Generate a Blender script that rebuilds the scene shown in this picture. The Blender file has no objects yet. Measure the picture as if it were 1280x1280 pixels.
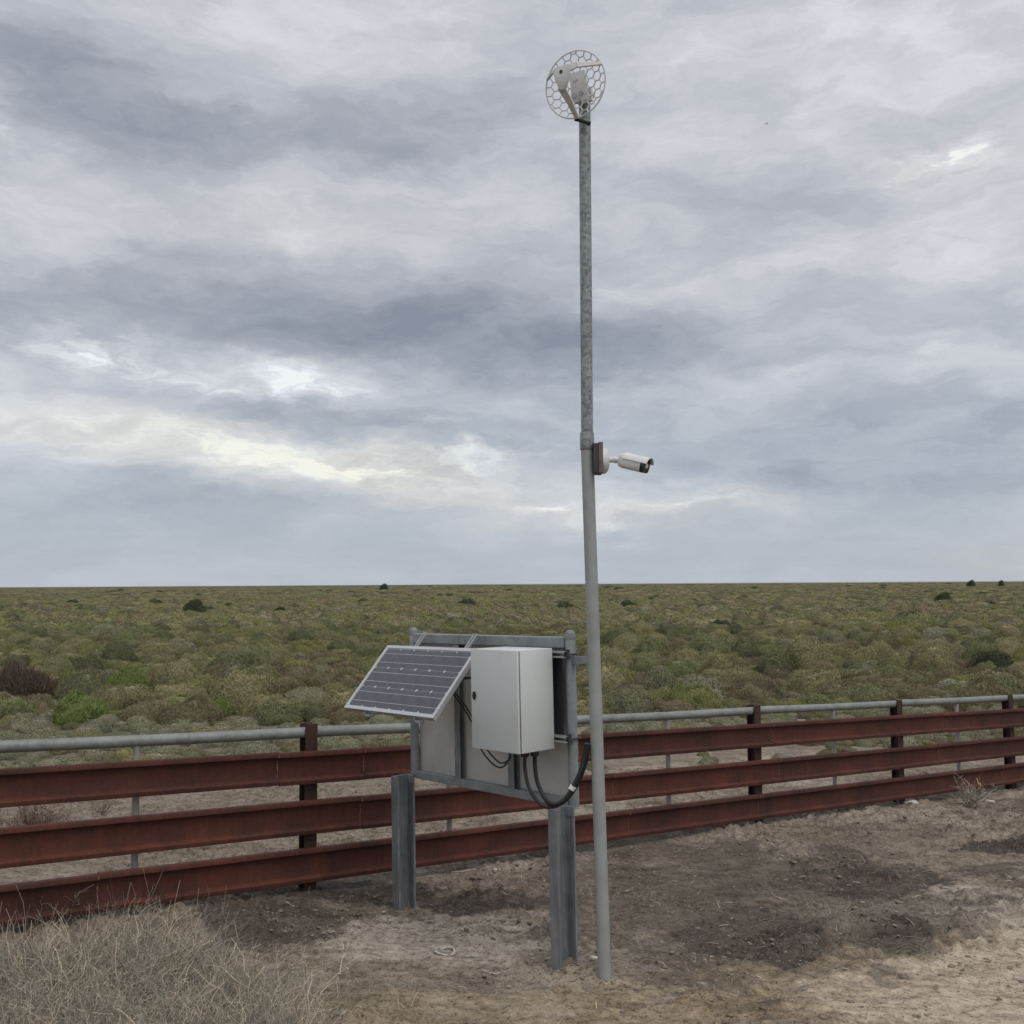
import bpy, bmesh, math, random
import numpy as np
from mathutils import Vector, Matrix
R = math.radians
rng = np.random.default_rng(11)
random.seed(5)
scene = bpy.context.scene
C = scene.collection

# ------------------------------------------------------------------ camera
CAM_H = 2.3
FPX = 1280.0
PITCH = math.atan(90 / 1280.0)
ROLL = R(0.36)
cd = bpy.data.cameras.new('camera')
cam = bpy.data.objects.new('camera', cd)
C.objects.link(cam)
cd.sensor_width = 36
cd.lens = 36
cd.clip_start = 0.05
cd.clip_end = 60000
cam.matrix_world = (Matrix.Translation((0, 0, CAM_H)) @ Matrix.Rotation(math.pi / 2 + PITCH, 4, 'X')
                    @ Matrix.Rotation(-ROLL, 4, 'Z'))
scene.camera = cam
cy_ = scene.cycles
cy_.max_bounces = 4
cy_.diffuse_bounces = 2
cy_.glossy_bounces = 2
cy_.caustics_reflective = False
cy_.caustics_refractive = False

# ------------------------------------------------------------------ exposure, sun
scene.view_settings.view_transform = 'Standard'
scene.view_settings.look = 'None'
scene.view_settings.exposure = 0.0
scene.view_settings.gamma = 1.0
SUN_EL, SUN_AZ = 62.0, 150.0          # azimuth from +Y towards +X: behind the camera, to the right
sd = bpy.data.lights.new('sun', 'SUN')
sd.energy = 1.5
sd.angle = R(40)
sd.color = (1.0, 0.955, 0.89)
sun = bpy.data.objects.new('sun', sd)
C.objects.link(sun)
sv = Vector((math.sin(R(SUN_AZ)) * math.cos(R(SUN_EL)), math.cos(R(SUN_AZ)) * math.cos(R(SUN_EL)), math.sin(R(SUN_EL))))
sun.rotation_euler = sv.to_track_quat('Z', 'Y').to_euler()


def lin(r, g, b):
    f = lambda c: (c / 255 / 12.92) if c / 255 <= 0.04045 else ((c / 255 + 0.055) / 1.055) ** 2.4
    return (f(r), f(g), f(b), 1.0)


class NT:
    """small helper round a node tree"""
    def __init__(self, nt):
        self.nt = nt
        nt.nodes.clear()

    def n(self, typ, **kw):
        nd = self.nt.nodes.new(typ)
        for k, v in kw.items():
            setattr(nd, k, v)
        return nd

    def set(self, sock, v):
        if isinstance(v, bpy.types.NodeSocket):
            self.nt.links.new(v, sock)
        elif v is not None:
            sock.default_value = v

    def m(self, op, a, b=None, c=None, clamp=False):
        nd = self.n('ShaderNodeMath', operation=op)
        nd.use_clamp = clamp
        self.set(nd.inputs[0], a)
        if b is not None: self.set(nd.inputs[1], b)
        if c is not None: self.set(nd.inputs[2], c)
        return nd.outputs[0]

    def vm(self, op, a, b=None, s=None):
        nd = self.n('ShaderNodeVectorMath', operation=op)
        self.set(nd.inputs[0], a)
        if b is not None: self.set(nd.inputs[1], b)
        if s is not None: self.set(nd.inputs['Scale'], s)
        return nd.outputs[0]

    def noise(self, vec, scale, detail=6, rough=0.55, dist=0.0, lac=2.0):
        nd = self.n('ShaderNodeTexNoise')
        self.set(nd.inputs['Vector'], vec)
        nd.inputs['Scale'].default_value = scale
        nd.inputs['Detail'].default_value = detail
        nd.inputs['Roughness'].default_value = rough
        nd.inputs['Distortion'].default_value = dist
        nd.inputs['Lacunarity'].default_value = lac
        return nd

    def ramp(self, fac, stops, interp='LINEAR'):
        nd = self.n('ShaderNodeValToRGB')
        cr = nd.color_ramp
        cr.interpolation = interp
        while len(cr.elements) < len(stops):
            cr.elements.new(0.5)
        for e, (p, c) in zip(cr.elements, stops):
            e.position = p
            e.color = c if len(c) == 4 else (*c, 1)
        self.set(nd.inputs[0], fac)
        return nd.outputs[0]

    def mix(self, fac, a, b, blend='MIX'):
        nd = self.n('ShaderNodeMix', data_type='RGBA', blend_type=blend)
        self.set(nd.inputs[0], fac)
        self.set(nd.inputs[6], a)
        self.set(nd.inputs[7], b)
        return nd.outputs[2]

    def maprange(self, v, a, b, c=0.0, d=1.0, smooth=True):
        nd = self.n('ShaderNodeMapRange')
        nd.interpolation_type = 'SMOOTHSTEP' if smooth else 'LINEAR'
        self.set(nd.inputs[0], v)
        for i, x in zip((1, 2, 3, 4), (a, b, c, d)):
            nd.inputs[i].default_value = x
        return nd.outputs[0]


# ------------------------------------------------------------------ sky (world)
def px_dir(px, py):
    X2, Y2 = px - 640, 640 - py
    X = X2 * math.cos(ROLL) + Y2 * math.sin(ROLL)
    Y = -X2 * math.sin(ROLL) + Y2 * math.cos(ROLL)
    return np.array([X / FPX, math.cos(PITCH) - Y / FPX * math.sin(PITCH), math.sin(PITCH) + Y / FPX * math.cos(PITCH)])


def px_azel(px, py):
    d = px_dir(px, py)
    d = d / np.linalg.norm(d)
    return math.atan2(d[0], d[1]), math.asin(d[2])


world = bpy.data.worlds.new('World')
scene.world = world
world.use_nodes = True
world.cycles.sampling_method = 'NONE'      # an even overcast: the sky is found by the bounced rays
t = NT(world.node_tree)
tc = t.n('ShaderNodeTexCoord').outputs['Generated']
sep = t.n('ShaderNodeSeparateXYZ')
t.set(sep.inputs[0], t.vm('NORMALIZE', tc))
dx, dy, dz = sep.outputs
zz = t.m('MAXIMUM', dz, 0.0)
# a flat cloud deck seen in perspective
den = t.m('ADD', zz, 0.045)
cmb = t.n('ShaderNodeCombineXYZ')
t.set(cmb.inputs[0], t.m('DIVIDE', dx, den))
t.set(cmb.inputs[1], t.m('DIVIDE', dy, den))
cmb.inputs[2].default_value = 3.7
deck = cmb.outputs[0]
az = t.m('ARCTAN2', dx, dy)
el = t.m('ARCSINE', zz)
# ragged edges: wobble the angles with noise on the deck
cae = t.n('ShaderNodeCombineXYZ')
t.set(cae.inputs[0], az)
t.set(cae.inputs[1], t.m('MULTIPLY', el, 2.6))
ang = cae.outputs[0]
w1 = t.noise(ang, 6.0, 5, 0.64)
wsep = t.n('ShaderNodeSeparateColor')
t.set(wsep.inputs[0], w1.outputs['Color'])
azw = t.m('ADD', az, t.m('MULTIPLY', t.m('SUBTRACT', wsep.outputs[0], 0.5), 0.20))
elw = t.m('ADD', el, t.m('MULTIPLY', t.m('SUBTRACT', wsep.outputs[1], 0.5), 0.085))


cae2 = t.n('ShaderNodeCombineXYZ')
t.set(cae2.inputs[0], azw)
t.set(cae2.inputs[1], elw)
ANGW = cae2.outputs[0]


def blob(px, py, rx, ry, amp, tilt=0.0):
    """one cloud mass or break: a soft ellipse on the sky dome (angles), tilt in degrees"""
    a0, e0 = px_azel(px, py)
    mp = t.n('ShaderNodeMapping', vector_type='TEXTURE')
    t.set(mp.inputs['Vector'], ANGW)
    mp.inputs['Location'].default_value = (a0, e0, 0)
    mp.inputs['Rotation'].default_value = (0, 0, R(tilt))
    mp.inputs['Scale'].default_value = (rx / FPX, ry / FPX, 1)
    dt = t.n('ShaderNodeVectorMath', operation='DOT_PRODUCT')
    t.set(dt.inputs[0], mp.outputs[0])
    t.set(dt.inputs[1], mp.outputs[0])
    return t.m('MULTIPLY', t.m('POWER', 0.3679, dt.outputs['Value']), amp)


def addall(xs):
    r = xs[0]
    for x in xs[1:]:
        r = t.m('ADD', r, x)
    return r


big = t.noise(deck, 0.62, 3, 0.52).outputs['Fac']
# lumpy cloud bases, a little wider than high
clm = t.n('ShaderNodeCombineXYZ')
t.set(clm.inputs[0], azw)
t.set(clm.inputs[1], t.m('MULTIPLY', elw, 3.0))
clm.inputs[2].default_value = 1.3
lump = t.noise(clm.outputs[0], 7.5, 7, 0.60).outputs['Fac']
# finer streaks stretched along the horizon
cst = t.n('ShaderNodeCombineXYZ')
t.set(cst.inputs[0], az)
t.set(cst.inputs[1], t.m('MULTIPLY', elw, 4.6))
cst.inputs[2].default_value = 5.3
streak = t.noise(cst.outputs[0], 4.2, 6, 0.62).outputs['Fac']
crisp = t.maprange(lump, 0.30, 0.70)
base = t.m('ADD', 0.425, addall([
    t.m('MULTIPLY', t.m('SUBTRACT', big, 0.5), 0.26),
    t.m('MULTIPLY', crisp, 0.27),
    t.m('MULTIPLY', t.m('SUBTRACT', streak, 0.5), 0.36)]))
gapm = t.maprange(t.noise(clm.outputs[0], 13.0, 5, 0.66).outputs['Fac'], 0.36, 0.70)
masses = addall([
    blob(170, 140, 210, 62, -0.36, -4), blob(560, 165, 190, 62, -0.22, 0), blob(60, 85, 150, 50, -0.10),
    blob(330, 360, 330, 55, -0.26, -3), blob(600, 420, 330, 48, -0.30, -6), blob(60, 410, 180, 34, -0.18, -3),
    blob(420, 525, 330, 30, -0.24, -7), blob(1080, 590, 330, 55, -0.27, -2), blob(900, 540, 300, 28, -0.14),
    blob(830, 440, 260, 30, -0.18, -2), blob(990, 260, 260, 55, -0.10, 12), blob(150, 640, 320, 60, -0.16),
    blob(1150, 690, 300, 26, -0.06), blob(640, 700, 700, 24, -0.05),
    blob(1050, 90, 360, 110, 0.17), blob(420, 20, 300, 45, 0.12), blob(330, 280, 330, 34, 0.17, 3),
    blob(900, 330, 300, 36, 0.10, 10), blob(1180, 320, 150, 50, 0.12, 20), blob(70, 290, 140, 34, 0.14),
    blob(960, 470, 200, 14, 0.12)])
breaks = addall([
    blob(1165, 195, 75, 22, 0.48, 8), blob(5, 174, 30, 9, 0.40), blob(350, 474, 75, 20, 0.62, 0), blob(100, 434, 75, 16, 0.58, -4),
    blob(205, 456, 95, 24, 0.42, -8), blob(425, 487, 45, 12, 0.45), blob(625, 568, 80, 15, 0.50), blob(500, 590, 110, 20, 0.34), blob(770, 640, 120, 11, 0.55),
    blob(735, 664, 60, 8, 0.75), blob(550, 532, 28, 5, 0.3, -15), blob(1150, 430, 90, 8, 0.20), blob(890, 622, 60, 9, 0.26)])
warm = addall([
    blob(480, 592, 190, 38, 1.0, -5), blob(260, 556, 190, 32, 0.72, -8), blob(70, 524, 160, 32, 0.50), blob(760, 645, 180, 18, 0.62),
    blob(1260, 690, 110, 26, 0.6), blob(1175, 195, 70, 22, 0.25), blob(330, 275, 260, 40, 0.18), blob(900, 625, 90, 14, 0.4)])
f = addall([base, masses, t.m('MULTIPLY', breaks, t.m('ADD', 0.10, t.m('MULTIPLY', gapm, 0.80))), t.m('MULTIPLY', warm, t.m('ADD', 0.23, t.m('MULTIPLY', gapm, 0.22)))])
# veil near the horizon: soft even grey
veil = t.maprange(el, 0.02, 0.12, 0.66, 0.0)
f = t.m('ADD', t.m('MULTIPLY', f, t.m('SUBTRACT', 1.0, veil)), t.m('MULTIPLY', veil, t.m('ADD', 0.46, t.m('MULTIPLY', t.m('SUBTRACT', streak, 0.5), 0.14))))
cloud = t.ramp(f, [(0.0, lin(138, 144, 157)), (0.22, lin(160, 165, 176)), (0.45, lin(184, 188, 196)), (0.66, lin(206, 207, 212)),
                   (0.85, lin(224, 226, 230)), (1.0, lin(246, 247, 246))])
warmc = t.mix(t.m('MULTIPLY', warm, 0.80, clamp=True), (1, 1, 1, 1), (1.06, 0.995, 0.87, 1))
cloud = t.mix(1.0, cloud, warmc, 'MULTIPLY')
cloud = t.mix(t.maprange(el, 0.10, 0.30, 1.0, 0.15), cloud, t.mix(1.0, cloud, (0.955, 1.0, 1.035, 1), 'MULTIPLY'))
skyn = t.n('ShaderNodeTexSky', sky_type='NISHITA')
skyn.sun_disc = False
skyn.sun_elevation = R(SUN_EL)
skyn.sun_rotation = R(SUN_AZ)
bg1 = t.n('ShaderNodeBackground')
t.set(bg1.inputs[0], skyn.outputs[0])
bg1.inputs[1].default_value = 0.1
bg2 = t.n('ShaderNodeBackground')
t.set(bg2.inputs[0], cloud)
bg2.inputs[1].default_value = 1.0
mx = t.n('ShaderNodeMixShader')
mx.inputs[0].default_value = 0.95
t.nt.links.new(bg1.outputs[0], mx.inputs[1])
t.nt.links.new(bg2.outputs[0], mx.inputs[2])
t.nt.links.new(mx.outputs[0], t.n('ShaderNodeOutputWorld').inputs[0])


# ------------------------------------------------------------------ numpy noise
def vnoise(x, y, seed=0):
    xi, yi = np.floor(x).astype(np.int64), np.floor(y).astype(np.int64)
    fx, fy = x - xi, y - yi
    fx, fy = fx * fx * (3 - 2 * fx), fy * fy * (3 - 2 * fy)

    def h(a, b):
        n = (a * 374761393 + b * 668265263 + seed * 1442695041) & 0xFFFFFFFF
        n = ((n ^ (n >> 13)) * 1274126177) & 0xFFFFFFFF
        return ((n ^ (n >> 16)) & 0xFFFF) / 65535.0
    a, b, c, d = h(xi, yi), h(xi + 1, yi), h(xi, yi + 1), h(xi + 1, yi + 1)
    return (a * (1 - fx) + b * fx) * (1 - fy) + (c * (1 - fx) + d * fx) * fy


def fbm(x, y, oct=5, seed=0, gain=0.5):
    s = 0; a = 1; tot = 0
    for i in range(oct):
        s = s + a * vnoise(x, y, seed + i * 17)
        tot += a; a *= gain; x = x * 2.03 + 3.1; y = y * 2.03 + 7.7
    return s / tot


def sstep(v, a, b):
    q = np.clip((v - a) / (b - a), 0, 1)
    return q * q * (3 - 2 * q)


# ------------------------------------------------------------------ ground heights
PLAIN = -0.85


def ground_h(x, y):
    x = np.asarray(x, float); y = np.asarray(y, float)
    near = -0.0386 * np.clip(x, -9, 9) - 0.0223 * (np.clip(y, -4, 16) - 5.9)
    perp = -0.586 * (x + 1.57) + 0.81 * (y - 7.85)       # distance beyond the fence line
    k = sstep(perp, 1.5, 12.0)
    return near * (1 - k) + PLAIN * k


def gnd(px, py):
    """the point of the ground under a pixel of the photograph (near slope)"""
    d = px_dir(px, py)
    tt = (-CAM_H + 0.0223 * 5.9) / (d[2] + 0.0386 * d[0] + 0.0223 * d[1])
    return np.array([0, 0, CAM_H]) + tt * d


def plain_at(px, py, z=PLAIN):
    d = px_dir(px, py)
    return np.array([0, 0, CAM_H]) + (z - CAM_H) / d[2] * d


class Patch:
    """an irregular patch of soil, in ground coordinates"""
    def __init__(self, px, py, rx, ry, seed, rag=0.5):
        c = gnd(px, py)
        self.c = c[:2]
        ex = (gnd(px + rx, py) - gnd(px - rx, py))[:2] / 2
        ey = (gnd(px, py - ry) - gnd(px, py + ry))[:2] / 2
        self.inv = np.linalg.inv(np.stack([ex, ey], 1))
        self.seed, self.rag = seed, rag

    def __call__(self, x, y, soft=0.22):
        dx_, dy_ = x - self.c[0], y - self.c[1]
        u = self.inv[0, 0] * dx_ + self.inv[0, 1] * dy_
        v = self.inv[1, 0] * dx_ + self.inv[1, 1] * dy_
        r = np.sqrt(u * u + v * v) + (fbm(x * 2.3, y * 2.3, 6, self.seed, 0.72) - 0.5) * 3.2 * self.rag
        return 1 - sstep(r, 1 - soft, 1 + soft)


# (px, py, rx, ry, weight): soil patches read off the photograph
DAMP = [(960, 1125, 270, 78, .62), (1090, 1100, 110, 20, 1.0), (945, 1165, 85, 34, 0.95), (450, 1114, 170, 15, 0.8), (610, 1130, 90, 14, .8), (335, 1150, 100, 28, .75), (810, 1095, 160, 60, .55),
        (1130, 1168, 40, 12, .9), (830, 1200, 80, 28, .5), (1265, 1060, 60, 12, .9), (1000, 1050, 220, 22, .35), (590, 1230, 260, 14, .3)]
PALE = [(550, 1172, 150, 32, 1.0), (1120, 1150, 110, 22, .85), (1230, 1130, 120, 26, .8), (660, 1080, 140, 12, .5), (430, 1085, 120, 10, .55), (1000, 1020, 260, 10, .5), (700, 1215, 90, 14, .5),
        (1075, 1090, 60, 8, .4)]
TAN = [(860, 1262, 240, 26, 1.0), (1010, 1215, 160, 26, .7), (560, 1262, 240, 26, .7), (760, 1230, 80, 18, .8), (1240, 1175, 80, 22, .7), (1010, 1250, 120, 30, .7)]
TRACK = [(1200, 1245, 170, 52, 1.0), (1270, 1200, 90, 60, .9)]
DAMP = [(Patch(a, b, c, d, 20 + i, .55), w) for i, (a, b, c, d, w) in enumerate(DAMP)]
PALE = [(Patch(a, b, c, d, 50 + i, .5), w) for i, (a, b, c, d, w) in enumerate(PALE)]
TAN = [(Patch(a, b, c, d, 80 + i, .6), w) for i, (a, b, c, d, w) in enumerate(TAN)]
TRACK = [(Patch(a, b, c, d, 110 + i, .35), w) for i, (a, b, c, d, w) in enumerate(TRACK)]


def union(ps, x, y):
    r = np.zeros_like(x)
    for p, w in ps:
        r = np.maximum(r, p(x, y) * w)
    return r


def treads(x, y, a, b, half, lam, amp, seed):
    A, B = gnd(*a)[:2], gnd(*b)[:2]
    L = np.linalg.norm(B - A); d = (B - A) / L; n = np.array([-d[1], d[0]])
    s = (x - A[0]) * d[0] + (y - A[1]) * d[1]
    q = (x - A[0]) * n[0] + (y - A[1]) * n[1]
    m = sstep(s, -.1, .12) * (1 - sstep(s, L - .15, L + .1)) * (1 - sstep(np.abs(q), half * .75, half))
    m = m * (0.45 + 0.9 * (fbm(x * 3, y * 3, 3, seed) > .47))
    return m * amp * np.clip(np.sin(2 * np.pi * (s + np.abs(q) * .6 + .06 * fbm(x * 4, y * 4, 3, seed + 5)) / lam) * 1.6, -1, 1)


def micro(x, y):
    """clods, ruts and tread marks, metres"""
    m = (fbm(x * 1.1, y * 1.1, 4, 3) - .5) * .07
    rough = .35 + 1.2 * sstep(fbm(x * .8, y * .8, 3, 9), .35, .65)
    r = fbm(x * 9, y * 9, 4, 5, .62)
    m = m + rough * (np.abs(r - .5) * -2 + .4) * .055
    clod = sstep(fbm(x * 6, y * 6, 4, 8, .7), .56, .66)
    m = m + clod * .026 * rough
    # long shallow scrape lines running along the fence
    q = -0.586 * x + 0.81 * y
    s = .81 * x + .586 * y
    ln = fbm(q * 5.5 + fbm(s * .7, q, 3, 4) * 3, s * .55, 4, 14, .6)
    m = m + (ln - .5) * .09 * sstep(x, -.6, .8)
    m = m + treads(x, y, (985, 1083), (1130, 1098), .28, .085, .017, 1)
    m = m + treads(x, y, (860, 1205), (1010, 1160), .25, .12, .014, 3)
    m = m - .055 * np.exp(-(((x + .78) / .55) ** 2 + ((y - 7.5) / .5) ** 2))
    pale_edge = union(PALE[1:3], x, y)
    m = m + pale_edge * .022 - union(DAMP[1:3], x, y) * .025
    for cx_, cy_g, rr_, hh_ in ((.335, 6.40, .16, .045), (-.80, 7.55, .17, .008), (.5286, 6.2023, .11, .022)):
        rd = np.sqrt((x - cx_) ** 2 + (y - cy_g) ** 2) * (1 + .5 * (fbm(x * 7, y * 7, 3, 77) - .5))
        m = m + hh_ * np.exp(-(rd / rr_) ** 2) * (.5 + fbm(x * 14, y * 14, 3, 78))
    calm = np.clip(union(TRACK, x, y) * .75 + union(PALE[:1], x, y) * .45, 0, .8)
    return m * (1 - calm) + treads(x, y, (1120, 1172), (1300, 1172), .34, .15, .015, 2) + treads(x, y, (1180, 1128), (1330, 1118), .22, .11, .018, 6)


def near_w(x, y):
    return sstep(y, 3.5, 4.5) * (1 - sstep(y, 14.2, 16.5)) * sstep(x, -6.2, -5.0) * (1 - sstep(x, 8.2, 9.6))


def ground_full(x, y):
    x = np.asarray(x, float); y = np.asarray(y, float)
    return ground_h(x, y) + near_w(x, y) * micro(x, y)


def gz(x, y):
    return float(ground_full(np.array([x]), np.array([y]))[0])


# ------------------------------------------------------------------ mesh building
class MB:
    def __init__(self):
        self.v, self.f = [], []

    def add(self, vs, fs):
        o = len(self.v)
        self.v += [tuple(map(float, p)) for p in vs]
        self.f += [tuple(i + o for i in q) for q in fs]
        return self

    def box(self, lo, hi, M=None):
        x0, y0, z0 = lo; x1, y1, z1 = hi
        vs = [(x0, y0, z0), (x1, y0, z0), (x1, y1, z0), (x0, y1, z0), (x0, y0, z1), (x1, y0, z1), (x1, y1, z1), (x0, y1, z1)]
        if M is not None: vs = [M @ Vector(p) for p in vs]
        return self.add(vs, [(0, 3, 2, 1), (4, 5, 6, 7), (0, 1, 5, 4), (1, 2, 6, 5), (2, 3, 7, 6), (3, 0, 4, 7)])

    def extrude(self, prof, a, b, X, Y):
        """profile (list of 2-D points, ccw) swept from a to b; X, Y the profile axes"""
        a, b, X, Y = Vector(a), Vector(b), Vector(X), Vector(Y)
        n = len(prof)
        vs = [a + X * p[0] + Y * p[1] for p in prof] + [b + X * p[0] + Y * p[1] for p in prof]
        fs = [(i, (i + 1) % n, n + (i + 1) % n, n + i) for i in range(n)]
        fs += [tuple(range(n - 1, -1, -1)), tuple(range(n, 2 * n))]
        return self.add(vs, fs)

    def tube(self, pts, r, seg=12, caps=True):
        pts = [Vector(p) for p in pts]
        rs = r if isinstance(r, (list, tuple)) else [r] * len(pts)
        up = None
        rings = []
        for i, p in enumerate(pts):
            d = (pts[min(i + 1, len(pts) - 1)] - pts[max(i - 1, 0)]).normalized()
            if up is None:
                up = Vector((0, 0, 1)) if abs(d.z) < .9 else Vector((1, 0, 0))
            s = d.cross(up).normalized()
            up = s.cross(d).normalized()
            rings.append([p + (s * math.cos(2 * math.pi * k / seg) + up * math.sin(2 * math.pi * k / seg)) * rs[i] for k in range(seg)])
        vs = [q for rg in rings for q in rg]
        fs = []
        for i in range(len(pts) - 1):
            for k in range(seg):
                a, b = i * seg + k, i * seg + (k + 1) % seg
                fs.append((a, b, b + seg, a + seg))
        if caps:
            fs.append(tuple(range(seg - 1, -1, -1)))
            fs.append(tuple(range(len(vs) - seg, len(vs))))
        return self.add(vs, fs)

    def build(self, name, mat, parent=None, bevel=0, smooth=False, M=None):
        me = bpy.data.meshes.new(name)
        vs = self.v if M is None else [tuple(M @ Vector(p)) for p in self.v]
        me.from_pydata(vs, [], self.f)
        bm = bmesh.new()
        bm.from_mesh(me)
        bmesh.ops.recalc_face_normals(bm, faces=bm.faces)
        if bevel:
            ed = [e for e in bm.edges if len(e.link_faces) == 2 and e.calc_face_angle(0) > .6]
            bmesh.ops.bevel(bm, geom=ed, offset=bevel, segments=2, profile=.5, affect='EDGES', clamp_overlap=True)
        bm.to_mesh(me)
        bm.free()
        if smooth:
            me.shade_smooth()
            try:
                me.set_sharp_from_angle(angle=R(38))
            except Exception:
                pass
        me.materials.append(mat)
        o = bpy.data.objects.new(name, me)
        C.objects.link(o)
        if parent is not None:
            o.parent = parent
        return o


def empty(name, loc, label, cat, group=None):
    o = bpy.data.objects.new(name, None)
    C.objects.link(o)
    o.location = loc
    o.empty_display_size = .1
    return tag(o, label, cat, group)


def tag(o, label=None, cat=None, group=None, kind=None):
    for k, v in (('label', label), ('category', cat), ('group', group), ('kind', kind)):
        if v: o[k] = v
    return o


def raw_mesh(name, verts, tris, mat, attrs=None, smooth=False):
    me = bpy.data.meshes.new(name)
    verts = np.asarray(verts, np.float32); tris = np.asarray(tris, np.int32)
    k = tris.shape[1]
    me.vertices.add(len(verts)); me.vertices.foreach_set('co', verts.ravel())
    me.loops.add(tris.size); me.loops.foreach_set('vertex_index', tris.ravel())
    me.polygons.add(len(tris))
    me.polygons.foreach_set('loop_start', np.arange(len(tris), dtype=np.int32) * k)
    if smooth: me.polygons.foreach_set('use_smooth', np.ones(len(tris), bool))
    me.update(calc_edges=True)
    for nm, val in (attrs or {}).items():
        val = np.asarray(val, np.float32)
        if val.ndim == 1:
            a = me.attributes.new(nm, 'FLOAT', 'POINT'); a.data.foreach_set('value', val)
        else:
            a = me.attributes.new(nm, 'FLOAT_COLOR', 'POINT'); a.data.foreach_set('color', val.ravel())
    me.materials.append(mat)
    return me


# ------------------------------------------------------------------ materials
def material(name):
    m = bpy.data.materials.new(name)
    m.use_nodes = True
    t = NT(m.node_tree)
    out = t.n('ShaderNodeOutputMaterial')
    b = t.n('ShaderNodeBsdfPrincipled')
    t.nt.links.new(b.outputs[0], out.inputs[0])
    return m, t, b


def bump(t, b, h, strength, dist=0.01):
    nd = t.n('ShaderNodeBump')
    nd.inputs['Strength'].default_value = strength
    nd.inputs['Distance'].default_value = dist
    t.set(nd.inputs['Height'], h)
    t.nt.links.new(nd.outputs[0], b.inputs['Normal'])


def simple(name, col, rough=.5, metal=0, var=.12, scale=8, bumpk=.0, spec=.5, dirt=None, dirtamt=.4, dscale=3):
    m, t, b = material(name)
    o = t.n('ShaderNodeTexCoord').outputs['Object']
    nz = t.noise(o, scale, 6, .6).outputs['Fac']
    lo = tuple(c * (1 - var) for c in col[:3]) + (1,)
    hi = tuple(min(1, c * (1 + var)) for c in col[:3]) + (1,)
    c = t.ramp(nz, [(.3, lo), (.7, hi)])
    if dirt:
        d = t.noise(o, dscale, 8, .65, .3).outputs['Fac']
        c = t.mix(t.m('MULTIPLY', t.maprange(d, .45, .72), dirtamt), c, dirt)
    t.set(b.inputs['Base Color'], c)
    t.set(b.inputs['Roughness'], t.m('ADD', rough - .08, t.m('MULTIPLY', nz, .16)))
    b.inputs['Metallic'].default_value = metal
    b.inputs['Specular IOR Level'].default_value = spec
    if bumpk:
        bump(t, b, t.noise(o, scale * 6, 5, .6).outputs['Fac'], bumpk, .004)
    return m


def rust_mat():
    m, t, b = material('rusty_steel')
    o = t.n('ShaderNodeTexCoord').outputs['Object']
    a = t.noise(o, 3.0, 8, .62, .3).outputs['Fac']
    g = t.noise(o, 45, 6, .65).outputs['Fac']
    mp = t.n('ShaderNodeMapping'); t.set(mp.inputs[0], o)
    mp.inputs['Scale'].default_value = (9, 9, .9)
    s = t.noise(mp.outputs[0], 3, 5, .6).outputs['Fac']
    v = addm(t, [(a, .38), (g, .2), (s, .2), (t.noise(o, .9, 4, .6).outputs['Fac'], .22)])
    c = t.ramp(v, [(.36, (.028, .0130, .0092, 1)), (.46, (.066, .0228, .0152, 1)), (.54, (.098, .0305, .0188, 1)), (.66, (.125, .050, .031, 1))])
    oi = t.n('ShaderNodeObjectInfo').outputs['Random']
    c = t.mix(1.0, c, t.ramp(oi, [(0, (.86, .88, .9, 1)), (1, (1.12, 1.06, 1.02, 1))]), 'MULTIPLY')
    # pale dust speckles
    vo = t.noise(o, 130, 2, .5).outputs['Fac']
    c = t.mix(t.m('MULTIPLY', t.maprange(vo, .70, .78), .35), c, (.24, .16, .12, 1))
    t.set(b.inputs['Base Color'], c)
    t.set(b.inputs['Roughness'], t.m('ADD', .62, t.m('MULTIPLY', g, .25)))
    b.inputs['Specular IOR Level'].default_value = .35
    bump(t, b, g, .35, .003)
    return m


def galv(name, base, spangle=.25, scale=40, rough=.5):
    m, t, b = material(name)
    o = t.n('ShaderNodeTexCoord').outputs['Object']
    vo = t.n('ShaderNodeTexVoronoi'); vo.inputs['Scale'].default_value = scale
    wv = t.vm('ADD', o, t.vm('SCALE', t.noise(o, 12, 4, .6).outputs['Color'], s=.05))
    t.set(vo.inputs['Vector'], wv)
    sp = t.n('ShaderNodeSeparateColor'); t.set(sp.inputs[0], vo.outputs['Color'])
    n = t.noise(o, 5, 8, .65, .4).outputs['Fac']
    v = t.m('ADD', t.m('MULTIPLY', sp.outputs[0], spangle), t.m('MULTIPLY', n, 1 - spangle))
    c = t.ramp(v, [(.25, tuple(x * .62 for x in base) + (1,)), (.5, tuple(base) + (1,)), (.8, tuple(x * 1.35 for x in base) + (1,))])
    t.set(b.inputs['Base Color'], c)
    b.inputs['Metallic'].default_value = .25
    t.set(b.inputs['Roughness'], t.m('ADD', rough - .1, t.m('MULTIPLY', v, .2)))
    bump(t, b, v, .12, .002)
    return m


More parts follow.
